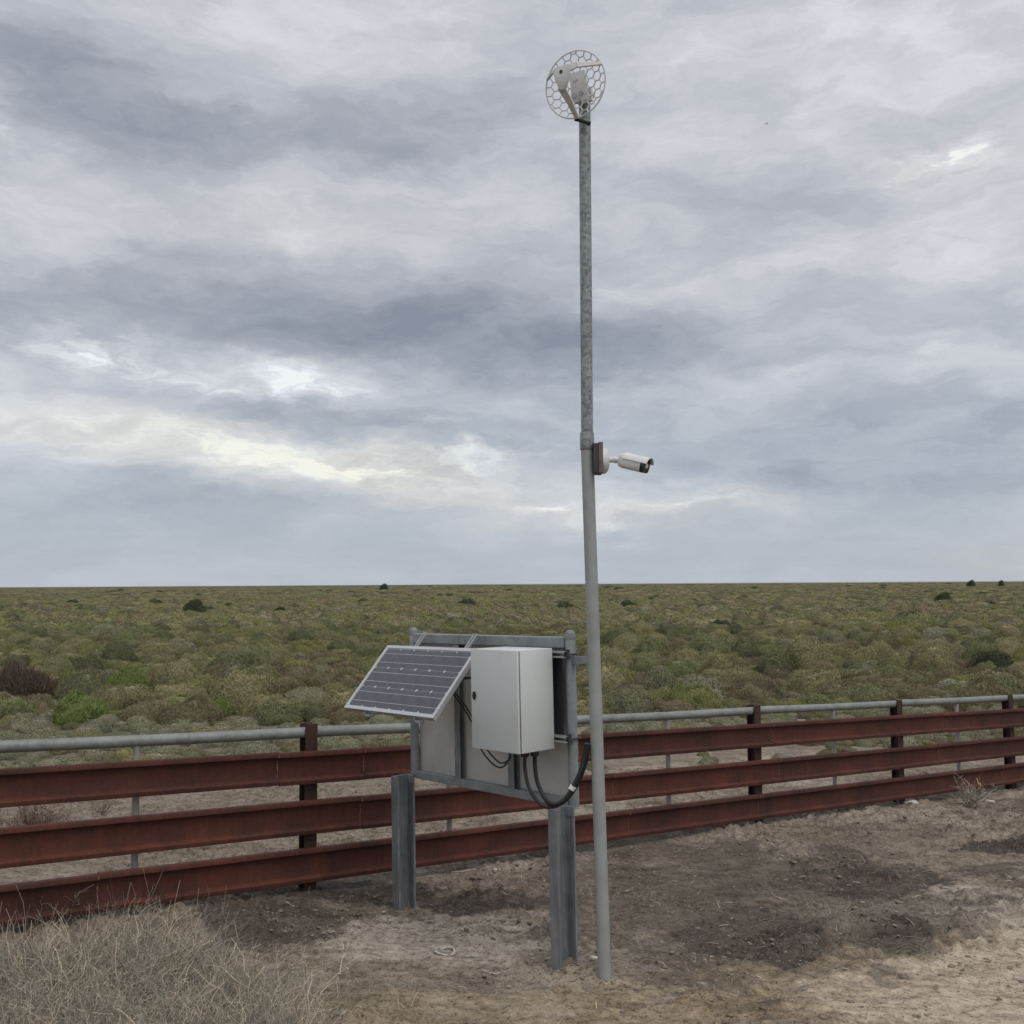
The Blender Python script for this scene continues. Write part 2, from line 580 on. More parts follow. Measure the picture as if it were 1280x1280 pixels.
def frame_steel():
    m, t, b = material('weathered_blue_grey_steel')
    o = t.n('ShaderNodeTexCoord').outputs['Object']
    n = t.noise(o, 4, 8, .65, .4).outputs['Fac']
    mp = t.n('ShaderNodeMapping'); t.set(mp.inputs[0], o); mp.inputs['Scale'].default_value = (22, 22, 1.1)
    s = t.noise(mp.outputs[0], 2.2, 7, .68, .5).outputs['Fac']
    c = t.ramp(t.m('ADD', t.m('MULTIPLY', n, .5), t.m('MULTIPLY', s, .5)), [(.35, (.115, .128, .138, 1)), (.5, (.205, .225, .235, 1)), (.63, (.33, .345, .35, 1))])
    c = t.mix(t.m('MULTIPLY', t.maprange(t.noise(mp.outputs[0], 3.1, 6, .72, .8).outputs['Fac'], .60, .68), .75), c, (.018, .018, .02, 1))
    t.set(b.inputs['Base Color'], c)
    b.inputs['Metallic'].default_value = .15
    b.inputs['Roughness'].default_value = .55
    bump(t, b, s, .15, .003)
    return m


def ground_mat():
    m, t, b = material('dry_soil')
    o = t.n('ShaderNodeTexCoord').outputs['Object']
    at_ = t.n('ShaderNodeAttribute', attribute_name='patch')
    sp = t.n('ShaderNodeSeparateColor'); t.set(sp.inputs[0], at_.outputs['Color'])
    damp, pale, tan = sp.outputs
    scr = t.n('ShaderNodeAttribute', attribute_name='scrub').outputs['Fac']
    trk = t.n('ShaderNodeAttribute', attribute_name='track').outputs['Fac']
    n1 = t.noise(o, 1.6, 5, .66).outputs['Fac']
    n2 = t.noise(o, 14, 4, .7).outputs['Fac']
    n3 = t.noise(o, 70, 3, .75).outputs['Fac']
    v = addm(t, [(n1, .22), (n2, .33), (n3, .27), (t.noise(o, 3.2, 4, .72).outputs['Fac'], .18)])
    soil = t.ramp(v, [(.36, (.10, .080, .060, 1)), (.46, (.215, .175, .135, 1)), (.53, (.30, .25, .197, 1)), (.66, (.45, .39, .315, 1))])
    rag = t.m('MULTIPLY', t.m('SUBTRACT', n2, .5), .9)
    n4 = t.noise(o, 26, 4, .78).outputs['Fac']
    mpg = t.n('ShaderNodeMapping'); t.set(mpg.inputs[0], o)
    mpg.inputs['Rotation'].default_value = (0, 0, -.626)
    mpg.inputs['Scale'].default_value = (.9, 4.2, 1)
    n5 = t.noise(mpg.outputs[0], 2.6, 5, .7).outputs['Fac']
    k = lambda a: t.m('MULTIPLY', a, t.m('ADD', .75, rag), clamp=True)
    soil = t.mix(k(tan), soil, t.ramp(v, [(.36, (.16, .115, .075, 1)), (.5, (.35, .27, .18, 1)), (.66, (.53, .43, .30, 1))]))
    soil = t.mix(k(trk), soil, t.ramp(v, [(.36, (.42, .335, .245, 1)), (.5, (.62, .51, .39, 1)), (.66, (.74, .63, .50, 1))]))
    soil = t.mix(k(pale), soil, t.ramp(v, [(.36, (.30, .25, .205, 1)), (.5, (.48, .42, .35, 1)), (.66, (.62, .55, .47, 1))]))
    dk = t.maprange(t.m('ADD', damp, t.m('MULTIPLY', rag, .8)), .22, .85)
    soil = t.mix(t.m('MULTIPLY', dk, .88), soil, t.ramp(v, [(.3, (.040, .033, .028, 1)), (.5, (.080, .067, .056, 1)), (.66, (.18, .152, .128, 1))]))
    pit_shade = t.m('MULTIPLY', t.maprange(n4, .54, .61), .75)  # dark specks painted in as shade in the pits between soil crumbs
    soil = t.mix(pit_shade, soil, t.mix(1.0, soil, (.36, .34, .33, 1), 'MULTIPLY'))
    crumbs = t.m('MULTIPLY', t.maprange(n4, .43, .35), .5)
    soil = t.mix(crumbs, soil, t.mix(1.0, soil, (1.55, 1.5, 1.45, 1), 'MULTIPLY'))
    soil = t.mix(t.m('MULTIPLY', t.maprange(n5, .48, .62), .52), soil, t.mix(1.0, soil, (.48, .46, .45, 1), 'MULTIPLY'))
    # under the scrub: leaf litter, farther on the whole plain reads as scrub
    f1 = t.noise(o, .35, 6, .7).outputs['Fac']
    f2 = t.noise(o, .03, 5, .68).outputs['Fac']
    lit = t.ramp(addm(t, [(f1, .55), (f2, .45)]), [(.34, (.055, .055, .030, 1)), (.46, (.105, .102, .058, 1)), (.56, (.15, .138, .082, 1)), (.70, (.22, .20, .125, 1))])
    soil = t.mix(t.m('MULTIPLY', scr, t.m('ADD', .75, t.m('MULTIPLY', f1, .5)), clamp=True), soil, lit)
    t.set(b.inputs['Base Color'], soil)
    b.inputs['Roughness'].default_value = .95
    b.inputs['Specular IOR Level'].default_value = .15
    bump(t, b, addm(t, [(n2, .40), (n3, .30), (n4, .30)]), 1.0, .045)
    return m


def addm(t, xs):
    r = None
    for s, w in xs:
        q = t.m('MULTIPLY', s, w)
        r = q if r is None else t.m('ADD', r, q)
    return r


def foliage(name, stops, leafvar=.35):
    """stops: colours one plant may take (by plant); each leaf varies around it"""
    m, t, b = material(name)
    oi = t.n('ShaderNodeObjectInfo').outputs['Random']
    c = t.ramp(oi, stops)
    a = t.n('ShaderNodeAttribute', attribute_name='leaf').outputs['Fac']
    c = t.mix(1.0, c, t.ramp(a, [(0, (1 - leafvar, 1 - leafvar * .9, 1 - leafvar, 1)), (.7, (1, 1, 1, 1)), (1, (1 + leafvar * 1.6, 1 + leafvar * 1.4, 1 + leafvar, 1))]), 'MULTIPLY')
    t.set(b.inputs['Base Color'], c)
    b.inputs['Roughness'].default_value = .8
    b.inputs['Specular IOR Level'].default_value = .15
    return m


M_RUST = rust_mat()
M_RUSTD = simple('dark_rusty_post', (.052, .030, .024), .75, 0, .35, 7, .3, .3, (.085, .035, .024, 1), .6, 3)
M_WELD = simple('pale_weld_rust', (.20, .10, .065), .8, 0, .4, 60)
M_PIPE = galv('galvanised_pipe', (.235, .25, .235), .15, 30, .6)
M_SLIM = galv('dusty_pale_tube', (.36, .34, .305), .12, 30, .65)
M_MAST_UP = galv('mottled_galvanised_tube', (.26, .285, .28), .5, 55, .5)
M_MAST_LO = simple('grey_painted_tube', (.34, .36, .345), .55, .1, .10, 5, .05, .4, (.16, .16, .15, 1), .35, 4)
M_FRAME = frame_steel()
M_FRAME2 = galv('dull_galvanised_frame', (.28, .305, .315), .12, 30, .55)
M_SHEET = simple('grey_sheet_back', (.60, .59, .56), .6, .1, .07, 3, .03, .3, (.46, .43, .39, 1), .5, 2.5)
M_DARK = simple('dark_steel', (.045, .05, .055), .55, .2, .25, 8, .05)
M_WHITE = simple('off_white_enamel', (.62, .65, .64), .42, 0, .03, 2, .02, .4, (.52, .53, .50, 1), .35, 2.2)
M_GREYP = simple('white_plastic', (.70, .70, .69), .45, 0, .06, 6, .02, .5, (.52, .51, .49, 1), .4, 8)
M_ALU = simple('anodised_aluminium', (.58, .59, .60), .38, .55, .05, 4, .02)
M_BLACK = simple('black_rubber', (.018, .018, .019), .5, 0, .25, 12, .05)
M_CELLBACK = simple('white_backsheet', (.50, .52, .54), .25, 0, .03, 6)
M_BUS = simple('silver_busbar', (.50, .52, .55), .3, .4, .05, 8)
M_STRUT = simple('bright_strut_steel', (.40, .41, .40), .42, .5, .2, 10, .05)
M_STONE = simple('pale_stone', (.50, .47, .43), .9, 0, .25, 30, .2)
M_LENS = simple('black_lens_glass', (.012, .013, .015), .12, 0, .1, 8)
M_RUSTPLATE = simple('rust_streaked_plate', (.17, .13, .12), .7, .1, .35, 16, .2, .4, (.22, .07, .045, 1), .7, 22)
M_GROUND = ground_mat()


def cell_mat():
    m, t, b = material('silicon_cell')
    o = t.n('ShaderNodeTexCoord').outputs['Object']
    n = t.noise(o, 14, 6, .6).outputs['Fac']
    c = t.ramp(n, [(.3, (.032, .036, .046, 1)), (.7, (.056, .062, .076, 1))])
    d = t.noise(o, 3.3, 6, .6).outputs['Fac']
    c = t.mix(t.m('MULTIPLY', t.maprange(d, .35, .75), .22), c, (.30, .28, .26, 1))     # a film of dust
    t.set(b.inputs['Base Color'], c)
    b.inputs['Roughness'].default_value = .26
    b.inputs['Coat Weight'].default_value = .35
    b.inputs['Coat Roughness'].default_value = .12
    return m


M_CELL = cell_mat()
OL = lambda *a: [(i / max(1, len(a) - 1), c) for i, c in enumerate(a)]
M_OLIVE = foliage('olive_foliage', OL((.235, .228, .120, 1), (.315, .290, .155, 1), (.190, .196, .106, 1), (.36, .325, .182, 1), (.235, .250, .120, 1), (.155, .152, .090, 1), (.30, .285, .185, 1)), .18)
M_GREY = foliage('grey_green_foliage', OL((.30, .292, .205, 1), (.34, .322, .225, 1), (.265, .272, .185, 1), (.36, .33, .24, 1)), .2)
M_GREEN = foliage('fresh_green_foliage', OL((.255, .262, .112, 1), (.295, .288, .122, 1), (.23, .235, .112, 1)), .18)
M_VIVID = foliage('vivid_green_foliage', OL((.225, .275, .095, 1), (.24, .29, .10, 1)), .24)
M_BROWN = foliage('brown_dry_foliage', OL((.225, .195, .115, 1), (.265, .228, .140, 1), (.185, .165, .105, 1), (.25, .222, .130, 1)), .2)
M_DEADB = foliage('dead_brush_twigs', OL((.125, .092, .075, 1), (.15, .112, .09, 1)), .5)
M_DARKF = foliage('dark_green_foliage', OL((.065, .078, .042, 1), (.085, .10, .05, 1), (.07, .08, .045, 1)), .3)
M_STRAW = foliage('dry_straw', OL((.46, .402, .34, 1), (.46, .402, .34, 1)), .75)
M_TWIG = foliage('dead_twigs', OL((.19, .13, .10, 1), (.24, .17, .135, 1)), .4)

# ------------------------------------------------------------------ ground sheet


def axis(lo, hi, step, a, b, growth=1.22):
    mid_ = np.arange(lo, hi + 1e-6, step)
    left = []; s = step; p = lo
    while p > a:
        s *= growth; p -= s; left.append(max(p, a))
    right = []; s = step; p = mid_[-1]
    while p < b:
        s *= growth; p += s; right.append(min(p, b))
    return np.array(left[::-1] + list(mid_) + right)


gx = axis(-5.2, 8.4, .028, -26000, 26000)
gy = axis(4.3, 14.5, .028, -9000, 26000)
GX, GY = np.meshgrid(gx, gy)
GZ = ground_full(GX, GY)
nx, ny = len(gx), len(gy)
ii = (np.arange(ny - 1)[:, None] * nx + np.arange(nx - 1)[None, :]).ravel()
quads = np.stack([ii, ii + 1, ii + nx + 1, ii + nx], 1)
X, Y = GX.ravel(), GY.ravel()
perp = -0.586 * (X + 1.57) + 0.81 * (Y - 7.85)
sA = .81 * X + .586 * Y; qA = -.586 * X + .81 * Y
strk = fbm(sA * .9, qA * 2.6, 6, 201, .66)
churn = sstep(strk, .50, .62) * sstep(X, -.2, 1.2) * (1 - union(TRACK, X, Y)) * (1 - sstep(qA, 6.3, 7.2))
crust = sstep(fbm(sA * .8 + 9, qA * 2.2, 6, 231, .66), .55, .63) * sstep(X, -.6, .6)
attr = {'patch': np.stack([np.maximum(union(DAMP, X, Y), churn * .62), np.maximum(union(PALE, X, Y), crust * .55), union(TAN, X, Y), np.ones_like(X)], 1),
        'scrub': sstep(perp + 6 * (fbm(X * .5, Y * .5, 4, 31) - .5), 10, 19),
        'track': union(TRACK, X, Y)}
gme = raw_mesh('ground', np.stack([X, Y, GZ.ravel()], 1), quads, M_GROUND, attr, smooth=True)
ground = bpy.data.objects.new('ground', gme)
C.objects.link(ground)
tag(ground, kind='structure')

# a pale claypan on the far right, a thin line under the sky
mb = MB()
prof = [(-200, 5200), (2500, 4300), (5200, 4700), (7000, 5600), (6500, 7600), (2600, 8200), (300, 7000)]
mb.add([(x, y, PLAIN + .35) for x, y in prof] + [(x, y, PLAIN - .3) for x, y in prof],
       [tuple(range(7))] + [(i, (i + 1) % 7, 7 + (i + 1) % 7, 7 + i) for i in range(7)])
o = mb.build('claypan', simple('pale_clay', (.52, .50, .47), .7, 0, .1, .002))
tag(o, 'pale flat strip of clay along the far horizon', kind='structure')


# ------------------------------------------------------------------ fence
FD = Vector((.81, .586, -.0443)).normalized()
FD2 = Vector((.81, .586, 0)).normalized()
FN = Vector((FD2.y, -FD2.x, 0))           # towards the camera
UP = Vector((0, 0, 1))
d = px_dir(384, 1115)
P0 = Vector((d[0] / d[1] * 7.85, 7.85, 0))
P0.z = float(ground_h(P0.x, P0.y)) + .01
BAY = 2.5 / math.hypot(FD.x, FD.y)


def fpt(s, n=0.0, z=0.0):
    """s metres along the fence from the first post, n metres towards the camera, z above the base line"""
    return P0 + FD * s + FN * n + UP * z


fence = empty('fence', P0, 'long cattle fence of three rusty steel beams with grey pipe top rail', 'fence')


def fbuild(mb, name, mat, parent=None, **k):
    """world-space mesh stored in the fence's own space"""
    return mb.build(name, mat, parent or fence, M=Matrix.Translation(-P0), **k)


I0, I1 = -2, 8
for i in range(I0, I1 + 1):
    s = i * BAY
    mb = MB()
    w, dpt, tf, tw = .050, .052, .009, .010
    lean = FD2 * random.uniform(-.006, .006)
    b0 = fpt(s, 0, 0); b0.z = gz(b0.x, b0.y) - .25
    top = fpt(s, 0, 1.22 + random.uniform(-.01, .012)) + lean
    if i == 4: top -= FD2 * .01
    H = [(-w, -dpt), (w, -dpt), (w, -dpt + tf), (tw / 2, -dpt + tf), (tw / 2, dpt - tf), (w, dpt - tf), (w, dpt), (-w, dpt), (-w, dpt - tf), (-tw / 2, dpt - tf),
         (-tw / 2, -dpt + tf), (-w, -dpt + tf)]
    mb.extrude(H, b0, top, FD2, FN)
    fbuild(mb, 'post', M_RUSTD, bevel=.002)


def px_to_s(px):
    """where along the fence a column of the photograph falls"""
    lo, hi = -8.0, 30.0
    for _ in range(60):
        m_ = (lo + hi) / 2
        q = fpt(m_, .06, .5)
        dd = q - Vector((0, 0, CAM_H))
        dep = dd.y * math.cos(PITCH) + dd.z * math.sin(PITCH)
        if 640 + FPX * dd.x / dep < px: lo = m_
        else: hi = m_
    return lo


S_END = (I0 * BAY - .3, I1 * BAY + .3)
beams = [(.800, 1.035, [343, 451, 721, 963, 1182]), (.425, .668, [447, 763, 971, 1170]), (.077, .320, [120, 782, 944, 1248])]
for z0, z1, js in beams:
    cuts = [S_END[0]] + [px_to_s(p) for p in js] + [S_END[1]]
    for a, b_ in zip(cuts[:-1], cuts[1:]):
        mb = MB()
        h = z1 - z0
        # channel seen from its open side: lipped flanges towards the camera, n from .053
        pr = [(.053, 0), (.108, 0), (.110, .006), (.110, .030), (.104, .036), (.066, .046), (.064, .052),
              (.064, h - .050), (.066, h - .044), (.092, h - .040), (.098, h - .034), (.098, h - .008), (.092, h), (.053, h)]
        jit = random.uniform(-.004, .004)
        n_ = max(2, int((b_ - a) / .5))
        gap = .0015
        mb.extrude([(x, z0 + z + jit) for x, z in pr], fpt(a + gap), fpt(b_ - gap), FN, UP)
        bo = fbuild(mb, 'beam', M_RUST, smooth=True)
        # bead of pale weld at the joint to the next length
        if b_ < S_END[1] - .1:
            wb = MB()
            pts = []
            for k in range(16):
                zz_ = z0 + .05 + (h - .11) * k / 15
                pts.append(fpt(b_ + random.uniform(-.003, .003), .066 + random.uniform(-.001, .002), zz_))
            wb.tube(pts, [random.choice((.0025, .004, .006)) for _ in pts], 5)
            wb.tube([fpt(b_ + random.uniform(-.003, .003), .099, z1 - .036 + .03 * k / 4) for k in range(5)], .005, 5)
            fbuild(wb, 'weld_bead', M_WELD, bo)

PZ = 1.165
for i in range(I0, I1):
    a, b_ = i * BAY + .006, (i + 1) * BAY - .006
    mb = MB()
    z1, z2 = PZ + random.uniform(-.008, .008), PZ + random.uniform(-.008, .008)
    mb.tube([fpt(a + (b_ - a) * k / 6, 0, z1 + (z2 - z1) * k / 6 - .006 * math.sin(math.pi * k / 6)) for k in range(7)], .040, 20)
    fbuild(mb, 'top_rail', M_PIPE, smooth=True)
    sm = (a + b_) / 2 + random.uniform(-.04, .04) + .02
    mb = MB()
    p = fpt(sm, 0, 0); p.z = gz(p.x, p.y) - .25
    q = fpt(sm + random.uniform(-.02, .02), 0, PZ - .036)
    mb.tube([p, q], .024, 12)
    # saddle under the rail
    mb.tube([q - FD * .035, q + FD * .035], .020, 8)
    fbuild(mb, 'slim_post', M_SLIM, smooth=True)

# ------------------------------------------------------------------ sign frame (seen from behind)
BX, BY_, YAW, AL, BE = .348, 6.422, -.825, .0165, .004
bb = Vector((math.cos(YAW), math.sin(YAW), 0)); nn = Vector((math.sin(YAW), -math.cos(YAW), 0))
uu = (UP - bb * AL + nn * BE).normalized()
bb = (bb + UP * AL * .3); bb = (bb - uu * bb.dot(uu)).normalized()
nn = bb.cross(uu)
if nn.y > 0: nn = -nn
BO = Vector((BX, BY_, float(ground_h(BX, BY_))))
BM = Matrix.Translation(BO) @ Matrix(((bb.x, nn.x, uu.x, 0), (bb.y, nn.y, uu.y, 0), (bb.z, nn.z, uu.z, 0), (0, 0, 0, 1)))
W = 1.62
ZT, ZB = 2.005, .965


def rooted(name, label, cat):
    o = empty(name, (0, 0, 0), label, cat)
    o.matrix_world = BM
    return o


sign = rooted('sign_frame', 'blue-grey steel sign frame seen from behind on two channel legs', 'sign frame')


def channel(mb, x, y0, zlo, zhi, wf=.080, dep=.155, th=.016):
    # web on the left side (-b), opening to the right
    pr = [(-wf / 2, -dep / 2), (wf / 2, -dep / 2), (wf / 2, -dep / 2 + th), (-wf / 2 + th, -dep / 2 + th), (-wf / 2 + th, dep / 2 - th),
          (wf / 2, dep / 2 - th), (wf / 2, dep / 2), (-wf / 2, dep / 2)]
    mb.extrude([(p[0] + x, p[1] + y0) for p in pr], (0, 0, zlo), (0, 0, zhi), (1, 0, 0), (0, 1, 0))


for x, zt in ((-.005, .955), (-W - .005, .965)):
    mb = MB()
    channel(mb, x, .055, -.35, zt)
    # cap seam: short weld plate on top of the web
    mb.box((x - .03, -.018, zt - .06), (x + .045, .0, zt + .002))
    mb.build('leg', M_FRAME, sign, bevel=.003)
for x in (0, -W):
    mb = MB()
    rad = .032
    pts = [(x, -.055, .945), (x, -.055, ZT), (x, -.055, ZT + .012), (x, -.055, ZT + .022)]
    mb.tube(pts, [rad, rad, rad * .85, rad * .45], 18)
    po = mb.build('frame_post', M_FRAME2, sign, smooth=True)
    cb = MB()
    cb.tube([(x, -.055, ZT - .03), (x, -.055, ZT + .005), (x, -.055, ZT + .020), (x, -.055, ZT + .030)], [rad * 1.04, rad * 1.04, rad * .85, rad * .4], 16)
    cb.build('cap', M_PIPE, po, smooth=True)
mb = MB(); mb.box((-W + .033, -.085, ZT - .085), (-.033, -.028, ZT - .015)); mb.build('top_bar', M_FRAME2, sign, bevel=.006)
mb = MB(); mb.box((-W + .033, -.083, ZB - .03), (-.033, -.033, ZB + .025)); mb.build('bottom_bar', M_FRAME2, sign, bevel=.004)
for x in (-1.10, -.55):
    mb = MB()
    channel(mb, x, -.055, ZB + .026, ZT - .086, .055, .05, .006)
    mb.build('upright', M_FRAME, sign)
mb = MB(); mb.box((-W + .02, -.096, ZB - .02), (-.02, -.088, ZT - .03)); mb.build('sheet', M_SHEET, sign)
# strut channel rails the cabinet hangs from
for z in (1.345, 1.865):
    mb = MB()
    mb.extrude([(0, 0), (.041, 0), (.041, .012), (.036, .012), (.036, .004), (.005, .004), (.005, .037), (.036, .037), (.036, .029), (.041, .029), (.041, .041), (0, .041)],
               (-.60, .0, z), (.03, .0, z), (0, 1, 0), (0, 0, 1))
    mb.box((-.60, -.026, z + .012), (.03, .0, z + .030))
    mb.build('strut_rail', M_STRUT, sign)
mb = MB(); mb.box((-.115, -.024, 1.38), (-.045, -.018, 1.86)); mb.box((-.52, -.024, 1.40), (-.115, -.018, 1.86)); mb.build('dark_backing', M_DARK, sign)  # dark sheet added to give the shade on the sign back beside the cabinet
for z in (1.365, 1.885):
    mb = MB()
    pts = [(.0 + .042 * math.cos(a), -.055 + .042 * math.sin(a), z) for a in np.linspace(-2.4, 2.4, 14)]
    mb.tube(pts, .006, 6); mb.box((.012, -.012, z - .03), (.034, .012, z + .03))
    mb.build('pipe_clamp', M_DARK, sign, smooth=True)

# ------------------------------------------------------------------ cabinet
cab = rooted('control_cabinet', 'off-white metal control cabinet with black key lock, hung on the sign frame', 'cabinet')
cx, cy, cz, cw, cdp, ch = -.061, .043, 1.304, .435, .305, .621
mb = MB(); mb.box((cx - cw, cy, cz), (cx, cy + cdp - .026, cz + ch)); mb.build('body', M_WHITE, cab, bevel=.005, smooth=True)
mb = MB(); mb.box((cx - cw + .008, cy + cdp - .0265, cz + .008), (cx - .008, cy + cdp - .0165, cz + ch - .008)); mb.build('door_seal', M_BLACK, cab)
mb = MB(); mb.box((cx - cw, cy + cdp - .017, cz), (cx, cy + cdp, cz + ch)); door = mb.build('door', M_WHITE, cab, bevel=.005, smooth=True)
mb = MB(); lx, ly, lz = cx - cw + .034, cy + cdp, cz + ch * .53
mb.extrude([(.0145 * math.cos(a), .026 * math.sin(a)) for a in np.linspace(0, 2 * math.pi, 24, endpoint=False)], (lx, ly - .002, lz), (lx, ly + .007, lz), (1, 0, 0), (0, 0, 1))
mb.tube([(lx, ly + .006, lz), (lx, ly + .012, lz)], [.009, .007], 14)
mb.build('key_lock', M_BLACK, door, smooth=True)
glands = [(-.365, .10), (-.335, .13), (-.110, .21), (-.085, .15)]
for gx_, gy_ in glands:
    mb = MB(); r_ = .013 if gx_ < -.2 else .022
    mb.tube([(gx_, cy + gy_, cz + .002), (gx_, cy + gy_, cz - .018), (gx_, cy + gy_, cz - .030)], [r_ * 1.25, r_ * 1.25, r_], 10)
    mb.build('cable_gland', M_BLACK, cab, smooth=True)


def bez(pts, n=14):
    """Catmull-Rom through points"""
    P = [Vector(p) for p in pts]
    P = [P[0] * 2 - P[1]] + P + [P[-1] * 2 - P[-2]]
    out = []
    for i in range(1, len(P) - 2):
        for k in range(n):
            u = k / n
            a, b, c, d_ = P[i - 1:i + 3]
            out.append(.5 * ((2 * b) + (c - a) * u + (2 * a - 5 * b + 4 * c - d_) * u * u + (3 * b - a - 3 * c + d_) * u ** 3))
    out.append(P[-2])
    return out


def cable(name, label, pts, r, ribs=False):
    o = rooted(name, label, 'cable' if name == 'cable' else 'conduit')
    path = bez(pts, 60 if ribs else 12)
    rs = r
    if ribs:
        rs = [r * (1.0 if (k // 2) % 2 else .86) for k in range(len(path))]
    mb = MB(); mb.tube(path, rs, 10)
    mb.build('corrugated_hose' if ribs else 'sheath', M_BLACK, o, smooth=True)
    return o


zb = cz
c1 = cable('conduit', 'thick black corrugated conduit nearest the cabinet corner, looping towards the mast', [(-.085, cy + .15, zb - .03), (-.085, cy + .15, zb - .10), (-.060, cy + .15, zb - .20), (.03, cy + .15, zb - .295),
        (.14, cy + .13, zb - .265), (.210, cy + .08, zb - .13), (.245, cy + .06, zb - .01), (.268, cy + .06, zb + .07)], .0135, True)
c2 = cable('conduit', 'thinner black conduit hanging left of the thick one below the cabinet', [(-.110, cy + .21, zb - .03), (-.112, cy + .21, zb - .10), (-.085, cy + .20, zb - .22), (.0, cy + .17, zb - .315),
        (.09, cy + .11, zb - .30), (.17, cy + .06, zb - .20), (.225, cy + .03, zb - .06), (.25, cy + .02, zb + .06)], .0118, True)
mb = MB()
mb.tube([(.176, cy + .106, zb - .205), (.186, cy + .098, zb - .185)], .021, 10)
mb.build('cable_tie', M_GREYP, c1)
cable('cable', 'thin black cable drooping lowest from solar panel to cabinet base', [(-.365, cy + .10, zb - .03), (-.37, cy + .10, zb - .075), (-.46, cy + .08, zb - .145), (-.60, cy + .04, zb - .145), (-.77, cy + .0, zb - .06), (-.87, cy - .02, zb + .09), (-.95, cy + .05, zb + .26), (-.97, cy + .2, zb + .40)], .0055)
cable('cable', 'thin black cable in a shallower loop from solar panel to cabinet base', [(-.335, cy + .13, zb - .03), (-.345, cy + .12, zb - .075), (-.44, cy + .10, zb - .115), (-.58, cy + .05, zb - .10), (-.76, cy + .0, zb - .01), (-.86, cy - .02, zb + .12), (-.94, cy + .05, zb + .28), (-.96, cy + .2, zb + .41)], .0055)

# ------------------------------------------------------------------ solar panel
pan = rooted('solar_panel', 'tilted aluminium-framed solar panel with dark blue cells on the sign frame', 'solar panel')
pl, pr_ = -1.665, -.655
Bp = Vector((0, .535, 1.495)); Tp = Vector((0, .150, 1.913))
sl = (Tp - Bp).normalized(); L = (Tp - Bp).length
nrm = Vector((1, 0, 0)).cross(sl)
if nrm.y < 0: nrm = -nrm
PM = Matrix(((1, sl.x, nrm.x, pl), (0, sl.y, nrm.y, Bp.y), (0, sl.z, nrm.z, Bp.z), (0, 0, 0, 1)))   # panel space: x right, y up the slope, z out
PW = pr_ - pl
TH = .034
fw = .026
fr = MB()
for lo, hi in (((0, 0, -TH), (PW, fw, 0)), ((0, L - fw, -TH), (PW, L, 0)), ((0, fw, -TH), (fw, L - fw, 0)), ((PW - fw, fw, -TH), (PW, L - fw, 0))):
    b2 = MB(); b2.box(lo, hi); b2.build('frame_side', M_ALU, pan, bevel=.002, M=PM)
mb = MB(); mb.box((fw, fw, -.012), (PW - fw, L - fw, -.006)); mb.build('backsheet', M_CELLBACK, pan, M=PM)
ncol, nrow = 6, 3
mg = .004
iw, ih = PW - 2 * fw - 2 * mg, L - 2 * fw - 2 * mg
cwid, chei = iw / ncol, ih / nrow
g_, cf = .0024, .0135
prof = [(cf, g_), (cwid - cf, g_), (cwid - g_, cf), (cwid - g_, chei - cf), (cwid - cf, chei - g_), (cf, chei - g_), (g_, chei - cf), (g_, cf)]
cmb_ = MB(); cmb_.extrude([(a, b) for a, b in prof], (0, 0, -.0055), (0, 0, -.0035), (1, 0, 0), (0, 1, 0))
c0 = cmb_.build('cell', M_CELL, pan)
for r_ in range(nrow):
    for c_ in range(ncol):
        oo = c0 if (r_ == 0 and c_ == 0) else c0.copy()
        if oo is not c0: C.objects.link(oo)
        oo.parent = pan
        oo.matrix_local = PM @ Matrix.Translation((fw + mg + c_ * cwid, fw + mg + r_ * chei, 0))
    for k in (.27, .73):
        mb = MB(); yb = fw + mg + (r_ + k) * chei
        mb.box((fw + .004, yb - .0016, -.0033), (PW - fw - .004, yb + .0016, -.0028)); mb.build('busbar', M_BUS, pan, M=PM)
# mounting rails from the top bar to the panel back, two double strips
for x in (.28, .84):
    for dxx in (-.014, .014):
        mb = MB(); mb.box((x + dxx - .008, -.012, -TH - .012), (x + dxx + .008, L + .155, -TH - .002)); mb.build('mounting_strip', M_STRUT, pan, M=PM)
for x in (-1.385, -.825):
    mb = MB()
    mb.box((x - .016, -.02, 1.70), (x + .016, .28, 1.716))
    mb.build('support_arm', M_DARK, pan)
    mb = MB()
    mb.box((x - .03, .500, 1.452), (x + .03, .530, 1.468)); mb.box((x - .03, .500, 1.452), (x - .022, .530, 1.49)); mb.tube([(x - .04, .512, 1.46), (x + .045, .512, 1.46)], .011, 8)
    mb.build('end_bracket', M_STRUT, pan)
mb = MB(); mb.box((.62, L * .62, -TH - .02), (.76, L * .80, -.013)); mb.build('junction_box', M_BLACK, pan, bevel=.003, M=PM)

# ------------------------------------------------------------------ mast
MBASE = Vector((.5286, 6.2023, 0)); MBASE.z = gz(MBASE.x, MBASE.y)
MJ = Vector((.461, 6.2023, 3.115)); MTOP = Vector((.470, 6.2023, 5.30))
mast = empty('mast', MBASE, 'tall slim grey steel mast with sleeve joint, standing right of the sign frame', 'mast')
T = Matrix.Translation(-MBASE)
dn = (MJ - MBASE).normalized()
mb = MB(); mb.tube([MBASE - dn * .35, MBASE, MBASE * .5 + MJ * .5, MJ + dn * .02], .0385, 28); mb.build('lower_tube', M_MAST_LO, mast, smooth=True, M=T)
mb = MB(); mb.tube([MJ - dn * .02, MJ * .5 + MTOP * .5, MTOP], .0365, 28); mb.build('upper_tube', M_MAST_UP, mast, smooth=True, M=T)
ud = (MTOP - MJ).normalized()
mb = MB(); mb.tube([MJ - ud * .002, MJ + ud * .002, MJ + ud * .098, MJ + ud * .104], [.042, .0435, .0435, .041], 28); mb.build('sleeve', M_MAST_UP, mast, smooth=True, M=T)
